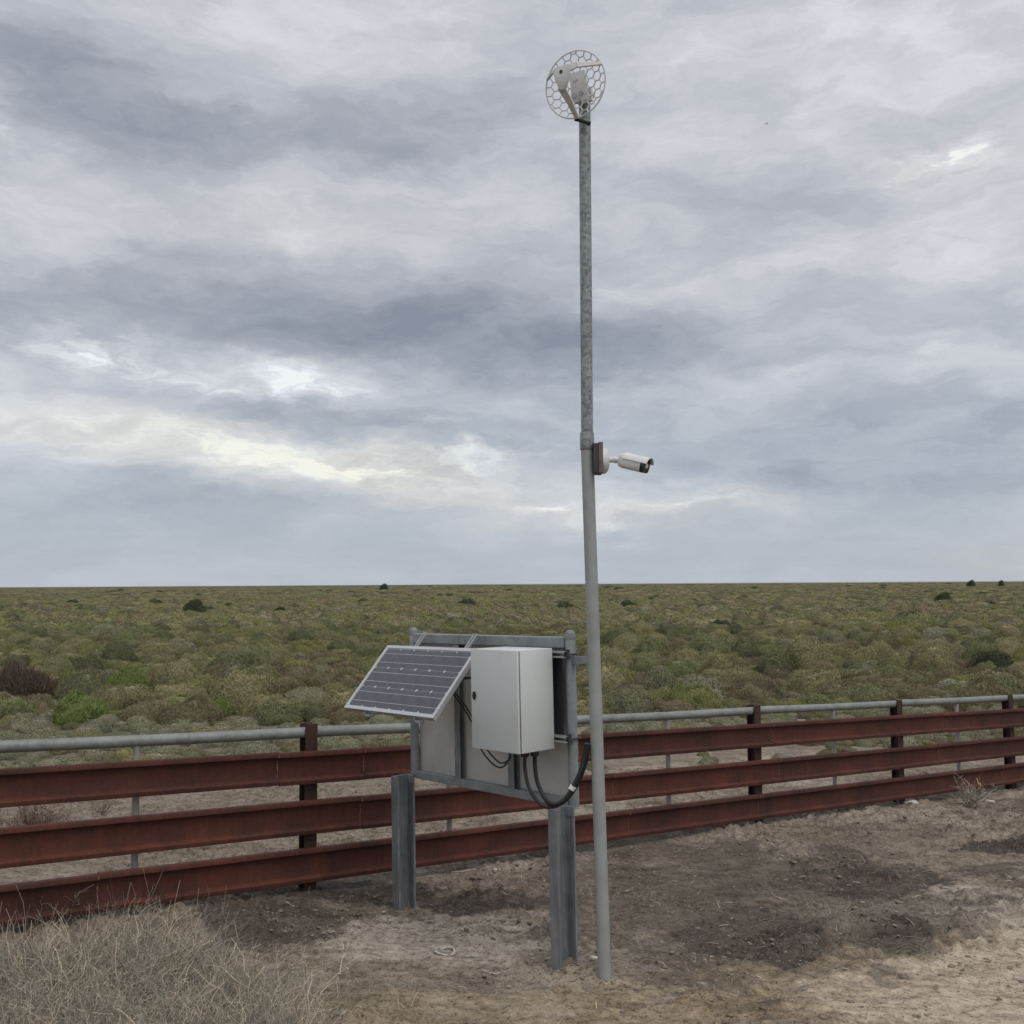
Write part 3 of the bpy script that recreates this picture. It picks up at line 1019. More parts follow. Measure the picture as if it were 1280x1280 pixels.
# arm between the sign frame post and the mast
arm_a = BM @ Vector((.03, -.055, 1.845)); 
frac = (arm_a.z - MBASE.z) / (MJ.z - MBASE.z)
arm_b = MBASE.lerp(MJ, frac) + Vector((0, 0, .025))
ad = (arm_b - arm_a).normalized()
mb = MB()
sx_ = ad.cross(UP).normalized()
mb.extrude([(-.02, -.024), (.02, -.024), (.02, .024), (-.02, .024)], arm_a, arm_b - ad * .034, sx_, UP)
mb.build('tie_arm', M_FRAME2, mast, bevel=.003, M=T)

# ------------------------------------------------------------------ security camera on the mast
CB = MBASE.lerp(MJ, (3.045 - MBASE.z) / (MJ.z - MBASE.z))
CB = CB + Vector((.012, 0, .010))
cc = empty('security_camera', CB, 'white bullet security camera with sunshield on the right of the mast', 'camera')
xr = Vector((1, 0, 0))
# backing plates between mast and camera
mb = MB(); mb.box((.018, -.075, -.09), (.050, .075, .09)); mb.build('dark_backing', M_DARK, cc, bevel=.002)
mb = MB(); mb.box((.050, -.08, -.09), (.076, .08, .096)); mb.build('mounting_plate', M_RUSTPLATE, cc, bevel=.002)
mb = MB(); mb.tube([(.076, 0, -.01), (.092, 0, -.01), (.106, 0, -.01), (.116, 0, -.01), (.120, 0, -.01)], [.080, .080, .070, .050, .03], 28); mb.build('base', M_GREYP, cc, smooth=True)
mb = MB(); mb.tube(bez([(.112, 0, -.006), (.142, -.004, -.004), (.190, -.016, -.012)], 6), .0175, 14)
mb.tube([(.150, -.006, -.004), (.163, -.008, -.004)], .022, 14)
mb.build('arm', M_GREYP, cc, smooth=True)
cdir = Vector((.80, -.52, -.27)).normalized()
cs = cdir.cross(UP).normalized(); cu = cs.cross(cdir).normalized()
co = Vector((.186, -.012, -.006))
KM = Matrix(((cdir.x, cs.x, cu.x, co.x), (cdir.y, cs.y, cu.y, co.y), (cdir.z, cs.z, cu.z, co.z), (0, 0, 0, 1)))


def superprof(w, h, n=24, p=3.2):
    out = []
    for k in range(n):
        a = 2 * math.pi * k / n
        c, s = math.cos(a), math.sin(a)
        out.append((w * math.copysign(abs(c) ** (2 / p), c), h * math.copysign(abs(s) ** (2 / p), s)))
    return out


mb = MB()
LB = .160
secs = [(0, .028), (.008, .040), (.028, .046), (LB, .046)]
n_ = 24
vs, fs = [], []
for x, r_ in secs:
    vs += [(x, a, b) for a, b in superprof(r_, r_ * 1.0)]
for i in range(len(secs) - 1):
    for k in range(n_):
        fs.append((i * n_ + k, i * n_ + (k + 1) % n_, (i + 1) * n_ + (k + 1) % n_, (i + 1) * n_ + k))
fs += [tuple(range(n_ - 1, -1, -1)), tuple(range(3 * n_, 4 * n_))]
mb.add(vs, fs)
mb.build('housing', M_GREYP, cc, smooth=True, M=KM)
mb = MB()
mb.extrude(superprof(.045, .045), (LB, 0, 0), (LB + .022, 0, 0), (0, 1, 0), (0, 0, 1))
fp = mb.build('front_window', M_LENS, cc, smooth=True, M=KM)
mb = MB(); mb.tube([(LB + .0225, 0, 0), (LB + .026, 0, 0)], [.017, .014], 16); mb.build('lens', M_GREYP, fp, smooth=True, M=KM)
mb = MB()
outer = [(.053 * math.cos(a), .053 * math.sin(a)) for a in np.linspace(.25, math.pi - .25, 14)]
inner = [(.049 * math.cos(a), .049 * math.sin(a)) for a in np.linspace(math.pi - .25, .25, 14)]
mb.extrude(outer + inner, (.035, 0, 0), (LB + .042, 0, 0), (0, 1, 0), (0, 0, 1))
mb.build('sunshield', M_GREYP, cc, smooth=True, M=KM)
mb = MB(); mb.box((.06, -.0485, -.006), (LB - .01, -.0465, -.003)); mb.build('seam', M_DARK, cc, M=KM)

# ------------------------------------------------------------------ grid antenna on top of the mast
AC = Vector((.403, 6.06, 5.342))
ant = empty('dish_antenna', AC, 'round white grid dish antenna with tripod feed on top of the mast', 'antenna')
phi = R(29)
ax = Vector((-math.sin(phi), -math.cos(phi), -.14)).normalized()
asx = UP.cross(ax).normalized(); asz = ax.cross(asx).normalized()
AM = Matrix(((asx.x, asz.x, ax.x, 0), (asx.y, asz.y, ax.y, 0), (asx.z, asz.z, ax.z, 0), (0, 0, 0, 1)))
RAD = .199


def dep(r): return .045 * (r / RAD) ** 2 - .045


mb = MB()
hx = .0265 * 2 / math.sqrt(3)       # hexagon side from flat-to-flat
seen = set()
for q in range(-9, 10):
    for r_ in range(-9, 10):
        x0 = hx * 1.5 * q; y0 = hx * math.sqrt(3) * (r_ + q / 2)
        cs_ = [(x0 + hx * math.cos(R(60 * k)), y0 + hx * math.sin(R(60 * k))) for k in range(6)]
        for k in range(6):
            a, b = cs_[k], cs_[(k + 1) % 6]
            key = tuple(sorted(((round(a[0], 4), round(a[1], 4)), (round(b[0], 4), round(b[1], 4)))))
            if key in seen: continue
            seen.add(key)
            a, b = np.array(a), np.array(b)
            ra, rb = np.hypot(*a), np.hypot(*b)
            if ra > RAD and rb > RAD: continue
            if rb > RAD or ra > RAD:
                if ra > rb: a, b = b, a
                lo, hi = 0, 1
                for _ in range(20):
                    m_ = (lo + hi) / 2
                    if np.hypot(*(a + (b - a) * m_)) < RAD: lo = m_
                    else: hi = m_
                b = a + (b - a) * lo
            pa = (a[0], a[1], dep(np.hypot(*a))); pb = (b[0], b[1], dep(np.hypot(*b)))
            mb.tube([pa, pb], .0040, 5, caps=False)
mb.build('grid_reflector', M_GREYP, ant, M=AM)
mb = MB(); mb.tube([(RAD * math.cos(a), RAD * math.sin(a), 0) for a in np.linspace(0, 2 * math.pi, 61)], .0048, 8); mb.build('rim', M_GREYP, ant, smooth=True, M=AM)
# feed at the focus: plate tapering downwards
fz = .165
mb = MB()
feed = [(-.030, .052), (-.040, .040), (-.034, -.005), (-.016, -.050), (.002, -.052), (.024, -.010), (.036, .050)]
feed = [(x * 1.45 - .002, y * 1.4 - .008) for x, y in feed][::-1]
mb.extrude(feed, (0, 0, fz - .018), (0, 0, fz + .018), (1, 0, 0), (0, 1, 0))
fo = mb.build('feed_housing', M_GREYP, ant, bevel=.006, smooth=True, M=AM)
mb = MB(); mb.tube([(-.006, .026, fz + .017), (-.006, .026, fz + .020)], .011, 14); mb.build('feed_eye', M_DARK, fo, M=AM)


def flat_arm(pts, w0, w1, th):
    mb = MB()
    pts = [Vector(p) for p in pts]
    for a, b, wa, wb in zip(pts[:-1], pts[1:], np.linspace(w0, w1, len(pts))[:-1], np.linspace(w0, w1, len(pts))[1:]):
        d_ = (b - a).normalized()
        s_ = d_.cross(Vector((0, 0, 1))).normalized()
        q_ = s_.cross(d_)
        vs = [a + s_ * wa / 2 + q_ * th, a - s_ * wa / 2 + q_ * th, a - s_ * wa / 2 - q_ * th, a + s_ * wa / 2 - q_ * th,
              b + s_ * wb / 2 + q_ * th, b - s_ * wb / 2 + q_ * th, b - s_ * wb / 2 - q_ * th, b + s_ * wb / 2 - q_ * th]
        mb.add(vs, [(0, 1, 2, 3), (7, 6, 5, 4), (0, 4, 5, 1), (1, 5, 6, 2), (2, 6, 7, 3), (3, 7, 4, 0)])
    return mb


def rimpt(deg): return (RAD * math.cos(R(deg)), RAD * math.sin(R(deg)), .0)


flat_arm([(.005, .040, fz), (.075, .060, fz * .82), rimpt(24)], .052, .016, .008).build('feed_arm', M_GREYP, ant, bevel=.002, M=AM)
flat_arm([(-.020, -.055, fz), (-.004, -.13, fz * .50), rimpt(-91)], .046, .026, .010).build('feed_arm', M_GREYP, ant, bevel=.002, M=AM)
flat_arm([(-.045, .045, fz), (-.10, .07, fz * .6), rimpt(158)], .024, .012, .008).build('feed_arm', M_GREYP, ant, bevel=.002, M=AM)
# bracket behind the reflector
mb = MB(); mb.box((-.050, -.095, -.070), (.055, .090, -.030)); br = mb.build('mount_plate', M_GREYP, ant, bevel=.008, smooth=True, M=AM)
for x, y in ((-.01, .045), (-.025, -.055), (.022, -.050), (.0, -.085)):
    mb = MB(); mb.tube([(x, y, -.035), (x, y, -.024)], [.017, .014], 14); mb.build('boss', M_STRUT if y < 0 else M_GREYP, br, smooth=True, M=AM)
mb = MB(); mb.tube([(.01, -.03, -.06), (.03, -.03, -.11), (.04, -.03, -.15)], .028, 12); mb.box((-.03, -.09, -.10), (.07, -.01, -.075)); mb.build('pole_clamp', M_GREYP, ant, smooth=True, M=AM)
mb = MB(); mb.tube(bez([(-.02, -.205, .0), (.005, -.212, -.02), (.045, -.225, -.055)], 6), .010, 10); mb.tube([(.035, -.225, -.05), (.055, -.23, -.065)], .014, 10)
mb.build('cable_plug', M_BLACK, ant, smooth=True, M=AM)


# ------------------------------------------------------------------ shrubs
def dome_r(dirs, seed, lump):
    a = fbm(dirs[:, 0] * 1.5 + 7.3, dirs[:, 1] * 1.5 + 5.1 + dirs[:, 2] * .8, 3, seed) - .5
    return 1 + a * 2 * lump


def shrub_mesh(name, mat, seed, n=5200, hgt=.62, lump=.3, leaf=(.035, .07), wid=.010, upw=.5, core=.86, hollow=.76, lay=.55):
    """a mound one metre across: leaf-sized blades through the outer shell of a lumpy dome over a bumpy core"""
    g = np.random.default_rng(seed)
    z = g.random(n) ** .8 * 1.02 - .04; th_ = g.random(n) * 2 * np.pi
    r = np.sqrt(np.clip(1 - z * z, 0, 1))
    D = np.stack([r * np.cos(th_), r * np.sin(th_), z], 1)
    rad = dome_r(D, seed, lump) * (hollow + (1 - hollow) * np.sqrt(g.random(n))) * .5
    Pp = D * rad[:, None] * np.array([1, 1, hgt * 2])
    nv = D * np.array([1, 1, 1 / hgt * .6]) + np.array([0, 0, upw]) + g.normal(0, .55, (n, 3))
    nv /= np.linalg.norm(nv, axis=1)[:, None]
    lie = g.random(n) < lay
    tn = np.array([0, 0, 1.0]) - D * D[:, 2:3] + g.normal(0, .6, (n, 3))
    tn = tn - D * (tn * D).sum(1)[:, None]
    tn /= np.linalg.norm(tn, axis=1)[:, None] + 1e-9
    nv[lie] = (tn + D * .45)[lie]
    nv /= np.linalg.norm(nv, axis=1)[:, None]
    sd_ = np.cross(nv, np.where(lie[:, None], D + g.normal(0, .25, (n, 3)), g.normal(0, 1, (n, 3)))); sd_ /= np.linalg.norm(sd_, axis=1)[:, None] + 1e-9
    ln_ = g.uniform(*leaf, n)[:, None]; w_ = (wid * g.uniform(.6, 1.4, n))[:, None]
    A = Pp - sd_ * w_; B = Pp + sd_ * w_; Cc = Pp + nv * ln_
    V = np.stack([A, B, Cc], 1).reshape(-1, 3)
    F = np.arange(3 * n).reshape(-1, 3)
    lv = np.repeat(np.clip(g.normal(.55, .22, n), 0, 1), 3)
    # core
    nu, nvv = 22, 9
    uu_ = np.linspace(0, 2 * np.pi, nu, endpoint=False); vv_ = np.linspace(-.08, np.pi / 2 - .01, nvv)
    U, Vv = np.meshgrid(uu_, vv_)
    Dc = np.stack([np.cos(Vv) * np.cos(U), np.cos(Vv) * np.sin(U), np.sin(Vv)], -1).reshape(-1, 3)
    if core > 0:
        rc = dome_r(Dc, seed, lump) * .5 * core * (.94 + .12 * g.random(len(Dc)))
        Vc = Dc * rc[:, None] * np.array([1, 1, hgt * 2])
        idx = np.arange(nu * nvv).reshape(nvv, nu)
        a = idx[:-1]; b = np.roll(a, -1, 1); c = np.roll(idx[1:], -1, 1); d_ = idx[1:]
        q = np.stack([a, b, c, d_], -1).reshape(-1, 4)
        T3 = np.concatenate([q[:, [0, 1, 2]], q[:, [0, 2, 3]]])
        o_ = len(V)
        V = np.concatenate([V, Vc]); F = np.concatenate([F, T3 + o_]); lv = np.concatenate([lv, np.full(len(Vc), .35)])
    return raw_mesh(name, V, F, mat, {'leaf': lv})


NEAR = {
    'olive': [shrub_mesh('olive_shrub', M_OLIVE, 100 + i, 15000, .36 + .05 * i, .46, (.018, .048), .0060) for i in range(4)],
    'grey': [shrub_mesh('grey_saltbush', M_GREY, 120 + i, 7500, .40 + .07 * i, .45, (.025, .055), .010, .7) for i in range(3)],
    'green': [shrub_mesh('green_shrub', M_GREEN, 140 + i, 14000, .42, .42, (.022, .060), .0054, .9, .82, .72) for i in range(2)],
    'vivid': [shrub_mesh('vivid_shrub', M_VIVID, 150 + i, 13000, .56, .30, (.04, .10), .0055, 1.0, .78, .7) for i in range(2)],
    'brown': [shrub_mesh('brown_shrub', M_BROWN, 160 + i, 12000, .38, .52, (.020, .055), .0052, .5, .80, .70) for i in range(2)],
    'dead': [shrub_mesh('dead_brush', M_DEADB, 170 + i, 9000, .5, .45, (.05, .16), .0045, .9, .62, .5, .2) for i in range(2)],
    'dark': [shrub_mesh('dark_shrub', M_DARKF, 180 + i, 9000, .72, .4, (.025, .055), .009, .3, .82, .72) for i in range(2)],
}
FAR = {
    'olive': [shrub_mesh('far_olive', M_OLIVE, 200 + i, 2200, .38 + .05 * i, .34, (.03, .07), .016) for i in range(3)],
    'grey': [shrub_mesh('far_grey', M_GREY, 220 + i, 700, .45, .45, (.05, .11), .022) for i in range(2)],
    'green': [shrub_mesh('far_green', M_GREEN, 240, 800, .55, .3, (.06, .14), .016, .9)],
    'brown': [shrub_mesh('far_brown', M_BROWN, 260, 700, .48, .45, (.06, .12), .016)],
    'dark': [shrub_mesh('far_dark', M_DARKF, 280, 800, .7, .4, (.05, .1), .022)],
}
FAR['vivid'] = FAR['green']
FAR['dead'] = FAR['brown']
KINDS = ['olive', 'grey', 'green', 'vivid', 'brown', 'dead', 'dark']

pts = []   # x, y, kind, width, height factor, rot


def scatter(y0, y1, per, wlo, whi, probs, hmin=.7, hmax=1.2, spread=.66, clump=0.0, seed=0):
    g = np.random.default_rng(900 + seed)
    area = spread * (y1 * y1 - y0 * y0)
    n = int(area * per)
    y = np.sqrt(g.random(n) * (y1 * y1 - y0 * y0) + y0 * y0)
    x = (g.random(n) * 2 - 1) * spread * y
    if clump:
        keep = fbm(x * .22, y * .22, 3, 61 + seed) > clump * g.uniform(.7, 1.15, n)
        x, y = x[keep], y[keep]
    patch = fbm(x * .09, y * .09, 3, 71)
    for a, b, pp in zip(x, y, patch):
        pr2 = dict(probs)
        if pp > .56: pr2['brown'] = pr2.get('brown', 0) * 2.2
        if pp < .42: pr2['green'] = pr2.get('green', 0) * 2.2
        ks = list(pr2); w_ = np.array([pr2[k] for k in ks]); w_ = w_ / w_.sum()
        k = ks[int(np.searchsorted(np.cumsum(w_), g.random()))] if True else 0
        s_ = g.uniform(wlo, whi)
        pts.append((a, b, k, s_, g.uniform(hmin, hmax), g.uniform(0, 6.28)))


def spaced(first, k):
    """thin the points added since first so that mounds stand side by side, the large ones first"""
    new = sorted(pts[first:], key=lambda p: -p[3])
    del pts[first:]
    cell = {}
    for p in new:
        ci_, cj_ = int(p[0] // 2), int(p[1] // 2)
        ok = True
        for a_ in (-1, 0, 1):
            for b_ in (-1, 0, 1):
                for q_ in cell.get((ci_ + a_, cj_ + b_), ()):
                    if math.hypot(p[0] - q_[0], p[1] - q_[1]) < k * (p[3] + q_[3]) / 2: ok = False
        if ok:
            cell.setdefault((ci_, cj_), []).append(p); pts.append(p)


scatter(13.0, 19, .9, .16, .50, {'grey': .5, 'brown': .5}, .5, 1.0, .66, .48, 1)
scatter(17.5, 27, 5.0, .25, .70, {'grey': .74, 'brown': .16, 'olive': .10}, .55, 1.0, .66, .0, 2)
a0_ = len(pts)
scatter(23.5, 62, 4.0, .45, 1.55, {'olive': .68, 'green': .11, 'brown': .17, 'grey': .04}, .55, 1.3, .66, .0, 3)
spaced(a0_, .70)
scatter(24, 62, 1.5, .2, .5, {'olive': .45, 'grey': .35, 'green': .04, 'brown': .16}, .5, 1.0, .66, .0, 4)
a0_ = len(pts)
scatter(61, 112, 1.8, .6, 2.0, {'olive': .70, 'green': .12, 'brown': .15, 'grey': .03}, .5, .95, .66, .0, 5)
spaced(a0_, .74)
scatter(105, 260, .13, 1.2, 2.8, {'olive': .74, 'green': .06, 'brown': .18, 'dark': .012}, .3, .62, .66, .0, 6)
scatter(250, 700, .0165, 2.5, 6.0, {'olive': .76, 'brown': .23, 'dark': .008}, .2, .4, .66, .0, 7)
scatter(700, 2600, .0016, 4, 12, {'olive': .68, 'brown': .30, 'dark': .02}, .1, .2, .60, .0, 8)
# none on the fence line or before it
pts = [p for p in pts if (-0.586 * (p[0] + 1.57) + 0.81 * (p[1] - 7.85)) > 2.2]

# plants of the photograph one can point to: px, py of the foot, kind, width m, height factor, label
HERO = [
    (100, 903, 'vivid', 1.3, .95, 'bright green shrub low at the left, just above the pipe rail'),
    (268, 896, 'vivid', .75, 1.1, 'small bright green tuft of shrub above the pipe rail, left of the solar panel'),
    (160, 868, 'vivid', 1.2, 1.2, 'green shrub right of the dead brown brush heap'),
    (345, 866, 'vivid', .8, .9, 'small fresh green shrub left of the solar panel corner'),
    (242, 767, 'dark', 2.3, 1.0, 'lone dark round bush standing out at left below the horizon'),
    (350, 769, 'dark', 1.5, .9, 'small dark bush right of the lone round dark bush'),
    (1179, 755, 'dark', 2.1, 1.1, 'isolated dark bush at far right near the horizon'),
    (900, 790, 'dark', 1.7, .7, 'dark low shrub right of the mast in mid distance'),
    (1245, 846, 'dark', 1.6, .75, 'wide dark green shrub at the right edge'),
    (290, 848, 'olive', 1.7, 1.1, 'large olive shrub mound left of the solar panel'),
    (30, 882, 'dead', 1.7, 1.25, 'heap of dead brown brush at the left edge'),
    (84, 870, 'dead', 1.0, 1.2, 'dead brown bush on the right flank of the brush heap'),
    (890, 822, 'olive', 2.3, 1.15, 'broad pale mound shrub above the fence, nearest large one right of the mast'),
    (1135, 800, 'green', 2.4, 1.05, 'big yellow-green mound shrub near the right side'),
    (1010, 842, 'olive', 2.0, 1.1, 'large olive mound above the second fence post from the mast'),
    (1165, 838, 'brown', 1.8, 1.1, 'wide brownish mound left of the dark shrub at the right edge'),
    (640, 800, 'olive', 2.2, .9, 'large olive mound just above the cabinet'),
    (455, 800, 'green', 2.0, .9, 'yellow-green mound left of the sign frame top corner'),
    (215, 830, 'olive', 1.9, 1.0, 'broad olive mound above the bright green shrub'),
    (845, 790, 'olive', 2.2, 1.0, 'pale olive mound shrub right of the mast'),
    (480, 731, 'dark', 4.3, 1.25, 'tiny dark bush breaking the horizon above the solar panel'),
    (1214, 727, 'dark', 4.2, 1.25, 'tiny dark bush breaking the horizon at far right'),
    (1252, 727, 'dark', 3.0, 1.62, 'very small dark speck of a bush on the horizon near the right edge'),
]
heroes = []
for px, py, k, w_, hf, lab in HERO:
    if py < 735:  # distant horizon trees, built from the trunkless dark shrub meshes
        d = px_dir(px, 735.0 - (px - 640) * .00625)
        y_ = 560.0
        x_ = d[0] / d[1] * y_
    else:
        q = plain_at(px, py); x_, y_ = q[0], q[1]
    heroes.append((x_, y_, k, w_, hf, random.uniform(0, 6.28), lab))
# clear the scatter where those plants stand
keep = []
hx_ = np.array([[h[0], h[1], h[3]] for h in heroes])
for p in pts:
    dd = np.hypot(hx_[:, 0] - p[0], (hx_[:, 1] - p[1]))
    if (dd < hx_[:, 2] * .55 + p[3] * .2).any(): continue
    keep.append(p)
pts = keep


def inview(p, m=.51):
    return abs(p[0]) < m * p[1]


order = sorted([i for i, p in enumerate(pts) if inview(p) and p[1] > 17.2], key=lambda i: -pts[i][3] / pts[i][1])
chosen = set(order[:300 - len(heroes)])
LAB = {'olive': ('rounded olive-green shrub', 'shrub', 'olive shrubs beyond the fence'),
       'grey': ('low pale grey-green saltbush', 'saltbush', 'grey-green saltbushes behind the fence'),
       'green': ('fresh yellow-green shrub', 'shrub', 'fresh green shrubs in the scrub'),
       'brown': ('dry brown shrub', 'shrub', 'dry brown shrubs in the scrub'),
       'dead': ('dead brown bush', 'shrub', 'dead bushes'),
       'vivid': ('bright green shrub', 'shrub', 'bright green shrubs'),
       'dark': ('dark green shrub', 'shrub', 'dark shrubs in the scrub')}
NAME = {'olive': 'olive_shrub', 'grey': 'saltbush', 'green': 'green_shrub', 'vivid': 'green_shrub', 'dead': 'dead_bush', 'brown': 'dry_shrub', 'dark': 'dark_shrub'}


def place_shrub(x, y, k, w_, hf, rot, label=None):
    me = random.choice(NEAR[k])
    o = bpy.data.objects.new(NAME[k], me)
    C.objects.link(o)
    o.location = (x, y, float(ground_h(x, y)) - .03 * w_)
    o.scale = (w_, w_ * random.uniform(.85, 1.1), w_ * hf)
    o.rotation_euler = (random.uniform(-.06, .06), random.uniform(-.06, .06), rot)
    la = LAB[k]
    if label: tag(o, label, 'tree' if ' tree ' in label else la[1])
    else:
        c_ = 640 + FPX * x / y
        side = ('at the left, beyond the pipe rail' if c_ < 420 else 'in the strip seen behind the sign frame' if c_ < 735 else 'to the right of the mast' if c_ < 1000 else 'near the right edge')
        far_ = 'close behind the fence' if y < 26 else 'in the middle distance' if y < 42 else 'far back'
        tag(o, '%s %s, %s' % (la[0], side, far_), la[1], la[2])
    return o


for h in heroes:
    o = place_shrub(*h)
for i in chosen:
    place_shrub(*pts[i])

# the rest of the scrub: nobody could count it
rest = [p for i, p in enumerate(pts) if i not in chosen]
pc = bpy.data.collections.new('scrub_kinds')       # never linked to the scene: only the shapes the scrub is made of
plist = []
for lod, tab in (('near', NEAR), ('far', FAR)):
    for k in KINDS:
        for me in tab[k]:
            plist.append((lod, k))
protos = []
for j, (me) in enumerate([m_ for tab in (NEAR, FAR) for k in KINDS for m_ in tab[k]]):
    ob = bpy.data.objects.new('k%02d' % j, me)
    pc.objects.link(ob)
    protos.append(ob)
idx_of = {}
for j, key in enumerate(plist):
    idx_of.setdefault(key, []).append(j)
xs = np.array([p[0] for p in rest]); ys = np.array([p[1] for p in rest]); zs = ground_h(xs, ys)
sc = np.array([p[3] for p in rest]); hf = np.array([p[4] for p in rest]); ro = np.array([p[5] for p in rest])
ix = np.array([random.choice(idx_of[('near' if p[1] < 70 else 'far', p[2])]) for p in rest])
sm_ = bpy.data.meshes.new('scrub')
sm_.vertices.add(len(rest))
sm_.vertices.foreach_set('co', np.stack([xs, ys, zs - .03 * sc], 1).astype(np.float32).ravel())
a = sm_.attributes.new('scl', 'FLOAT_VECTOR', 'POINT'); a.data.foreach_set('vector', np.stack([sc, sc, sc * hf], 1).astype(np.float32).ravel())
a = sm_.attributes.new('rot', 'FLOAT_VECTOR', 'POINT'); a.data.foreach_set('vector', np.stack([ro * 0, ro * 0, ro], 1).astype(np.float32).ravel())
a = sm_.attributes.new('idx', 'INT', 'POINT'); a.data.foreach_set('value', ix.astype(np.int32))
scrub = bpy.data.objects.new('scrub', sm_)
C.objects.link(scrub)
tag(scrub, 'mass of low olive scrub stretching to the horizon', 'scrub', kind='stuff')
gt = bpy.data.node_groups.new('scrub_nodes', 'GeometryNodeTree')
gt.interface.new_socket('Geometry', in_out='INPUT', socket_type='NodeSocketGeometry')
gt.interface.new_socket('Geometry', in_out='OUTPUT', socket_type='NodeSocketGeometry')
gi = gt.nodes.new('NodeGroupInput'); go = gt.nodes.new('NodeGroupOutput')
m2p = gt.nodes.new('GeometryNodeMeshToPoints')
ci = gt.nodes.new('GeometryNodeCollectionInfo')
ci.inputs['Collection'].default_value = pc
ci.inputs['Separate Children'].default_value = True
ci.inputs['Reset Children'].default_value = True
iop = gt.nodes.new('GeometryNodeInstanceOnPoints')
iop.inputs['Pick Instance'].default_value = True


def named(nm, typ):
    n_ = gt.nodes.new('GeometryNodeInputNamedAttribute'); n_.data_type = typ; n_.inputs['Name'].default_value = nm
    return [o_ for o_ in n_.outputs if o_.enabled and o_.name == 'Attribute'][0]


e2r = gt.nodes.new('FunctionNodeEulerToRotation')
lk = gt.links.new
lk(gi.outputs[0], m2p.inputs['Mesh']); lk(m2p.outputs[0], iop.inputs['Points']); lk(ci.outputs[0], iop.inputs['Instance'])
lk(named('idx', 'INT'), iop.inputs['Instance Index']); lk(named('rot', 'FLOAT_VECTOR'), e2r.inputs[0])
lk(e2r.outputs[0], iop.inputs['Rotation']); lk(named('scl', 'FLOAT_VECTOR'), iop.inputs['Scale'])
lk(iop.outputs[0], go.inputs[0])
md = scrub.modifiers.new('scatter', 'NODES'); md.node_group = gt


# ------------------------------------------------------------------ dry grass, litter, clods
def stems(P, H, g, bend=.5, r0=.0016, seg=5, spread=.5, wob=.04):
    """wiry curved stems as thin three-sided tapering ribbons; returns verts, tris, tint"""
    n = len(P)
    th_ = g.random(n) * 2 * np.pi
    lean_ = g.random(n) * spread
    d_ = np.stack([np.cos(th_) * lean_, np.sin(th_) * lean_, np.ones(n)], 1)
    d_ /= np.linalg.norm(d_, axis=1)[:, None]
    k_ = g.normal(0, bend, (n, 3)); k_[:, 2] -= bend * .35
    us = np.linspace(0, 1, seg + 1)
    s_ = np.cross(d_, g.normal(0, 1, (n, 3))); s_ /= np.linalg.norm(s_, axis=1)[:, None]
    wig = g.normal(0, wob, (n, seg + 1, 3)); wig[:, 0] = 0
    C_ = P[:, None] + H[:, None, None] * (d_[:, None] * us[None, :, None] + k_[:, None] * (us ** 2)[None, :, None] + wig)
    wv_ = (r0 * (1 - .6 * us))[None, :, None] * g.uniform(.6, 1.5, n)[:, None, None]
    A = C_ - s_[:, None] * wv_; B = C_ + s_[:, None] * wv_
    V = np.stack([A, B], 2).reshape(-1, 3)
    b0 = (np.arange(n)[:, None] * (seg + 1) + np.arange(seg)[None]) * 2
    b0 = b0.ravel()
    T_ = np.concatenate([np.stack([b0, b0 + 1, b0 + 3], 1), np.stack([b0, b0 + 3, b0 + 2], 1)])
    tint = np.repeat(np.clip(g.normal(.5, .25, n), 0, 1), (seg + 1) * 2)
    return V, T_, tint


def stuff(name, parts, mat, label, cat):
    Vs, Ts, Ls, o_ = [], [], [], 0
    for V, T_, l in parts:
        Vs.append(V); Ts.append(T_ + o_); Ls.append(l); o_ += len(V)
    me = raw_mesh(name, np.concatenate(Vs), np.concatenate(Ts), mat, {'leaf': np.concatenate(Ls)})
    o = bpy.data.objects.new(name, me); C.objects.link(o)
    return tag(o, label, cat, kind='stuff')


g = np.random.default_rng(77)


def pick(n, poly_px, jit=0):
    """random ground points inside a polygon given in photo pixels, spread evenly on the ground"""
    poly = np.array([gnd(*p)[:2] for p in poly_px])
    lo, hi = poly.min(0), poly.max(0)
    out = np.zeros((0, 2))
    while len(out) < n:
        q = lo + g.random((n * 2, 2)) * (hi - lo)
        ins = np.zeros(len(q), bool)
        j = len(poly) - 1
        for i in range(len(poly)):
            a, b = poly[i], poly[j]
            c_ = ((a[1] > q[:, 1]) != (b[1] > q[:, 1])) & (q[:, 0] < (b[0] - a[0]) * (q[:, 1] - a[1]) / (b[1] - a[1] + 1e-12) + a[0])
            ins ^= c_; j = i
        out = np.concatenate([out, q[ins]])
    return out[:n]


def onground(q, dz=0):
    return np.column_stack([q, ground_full(q[:, 0], q[:, 1]) + dz])


GRASS = [(-260, 1235), (-100, 1215), (30, 1205), (120, 1185), (200, 1178), (265, 1188), (330, 1222), (375, 1270), (410, 1330), (420, 1420), (-260, 1420)]
parts = []
q = pick(900, GRASS)
q = q[g.random(len(q)) < .45 + 1.1 * sstep(fbm(q[:, 0] * 2.6, q[:, 1] * 2.6, 3, 43), .38, .6)]
dens = fbm(q[:, 0] * 2.0, q[:, 1] * 2.0, 3, 41)
for (x, y), dn_ in zip(q, dens):
    k_ = int(34 + 30 * dn_)
    mound = math.exp(-((x + 2.15) / .75) ** 2 - ((y - 5.75) / .55) ** 2)
    P = onground(np.array([[x, y]]) + g.normal(0, .05, (k_, 2)), -.01)
    parts.append(stems(P, g.uniform(.05, .16, k_) * (.45 + dn_ * .8 + mound * .75), g, .75, .0014, 7, 2.2, .075))
stuff('dry_grass', parts, M_STRAW, 'tangle of wiry dry grey-brown grass in the lower left corner', 'grass')

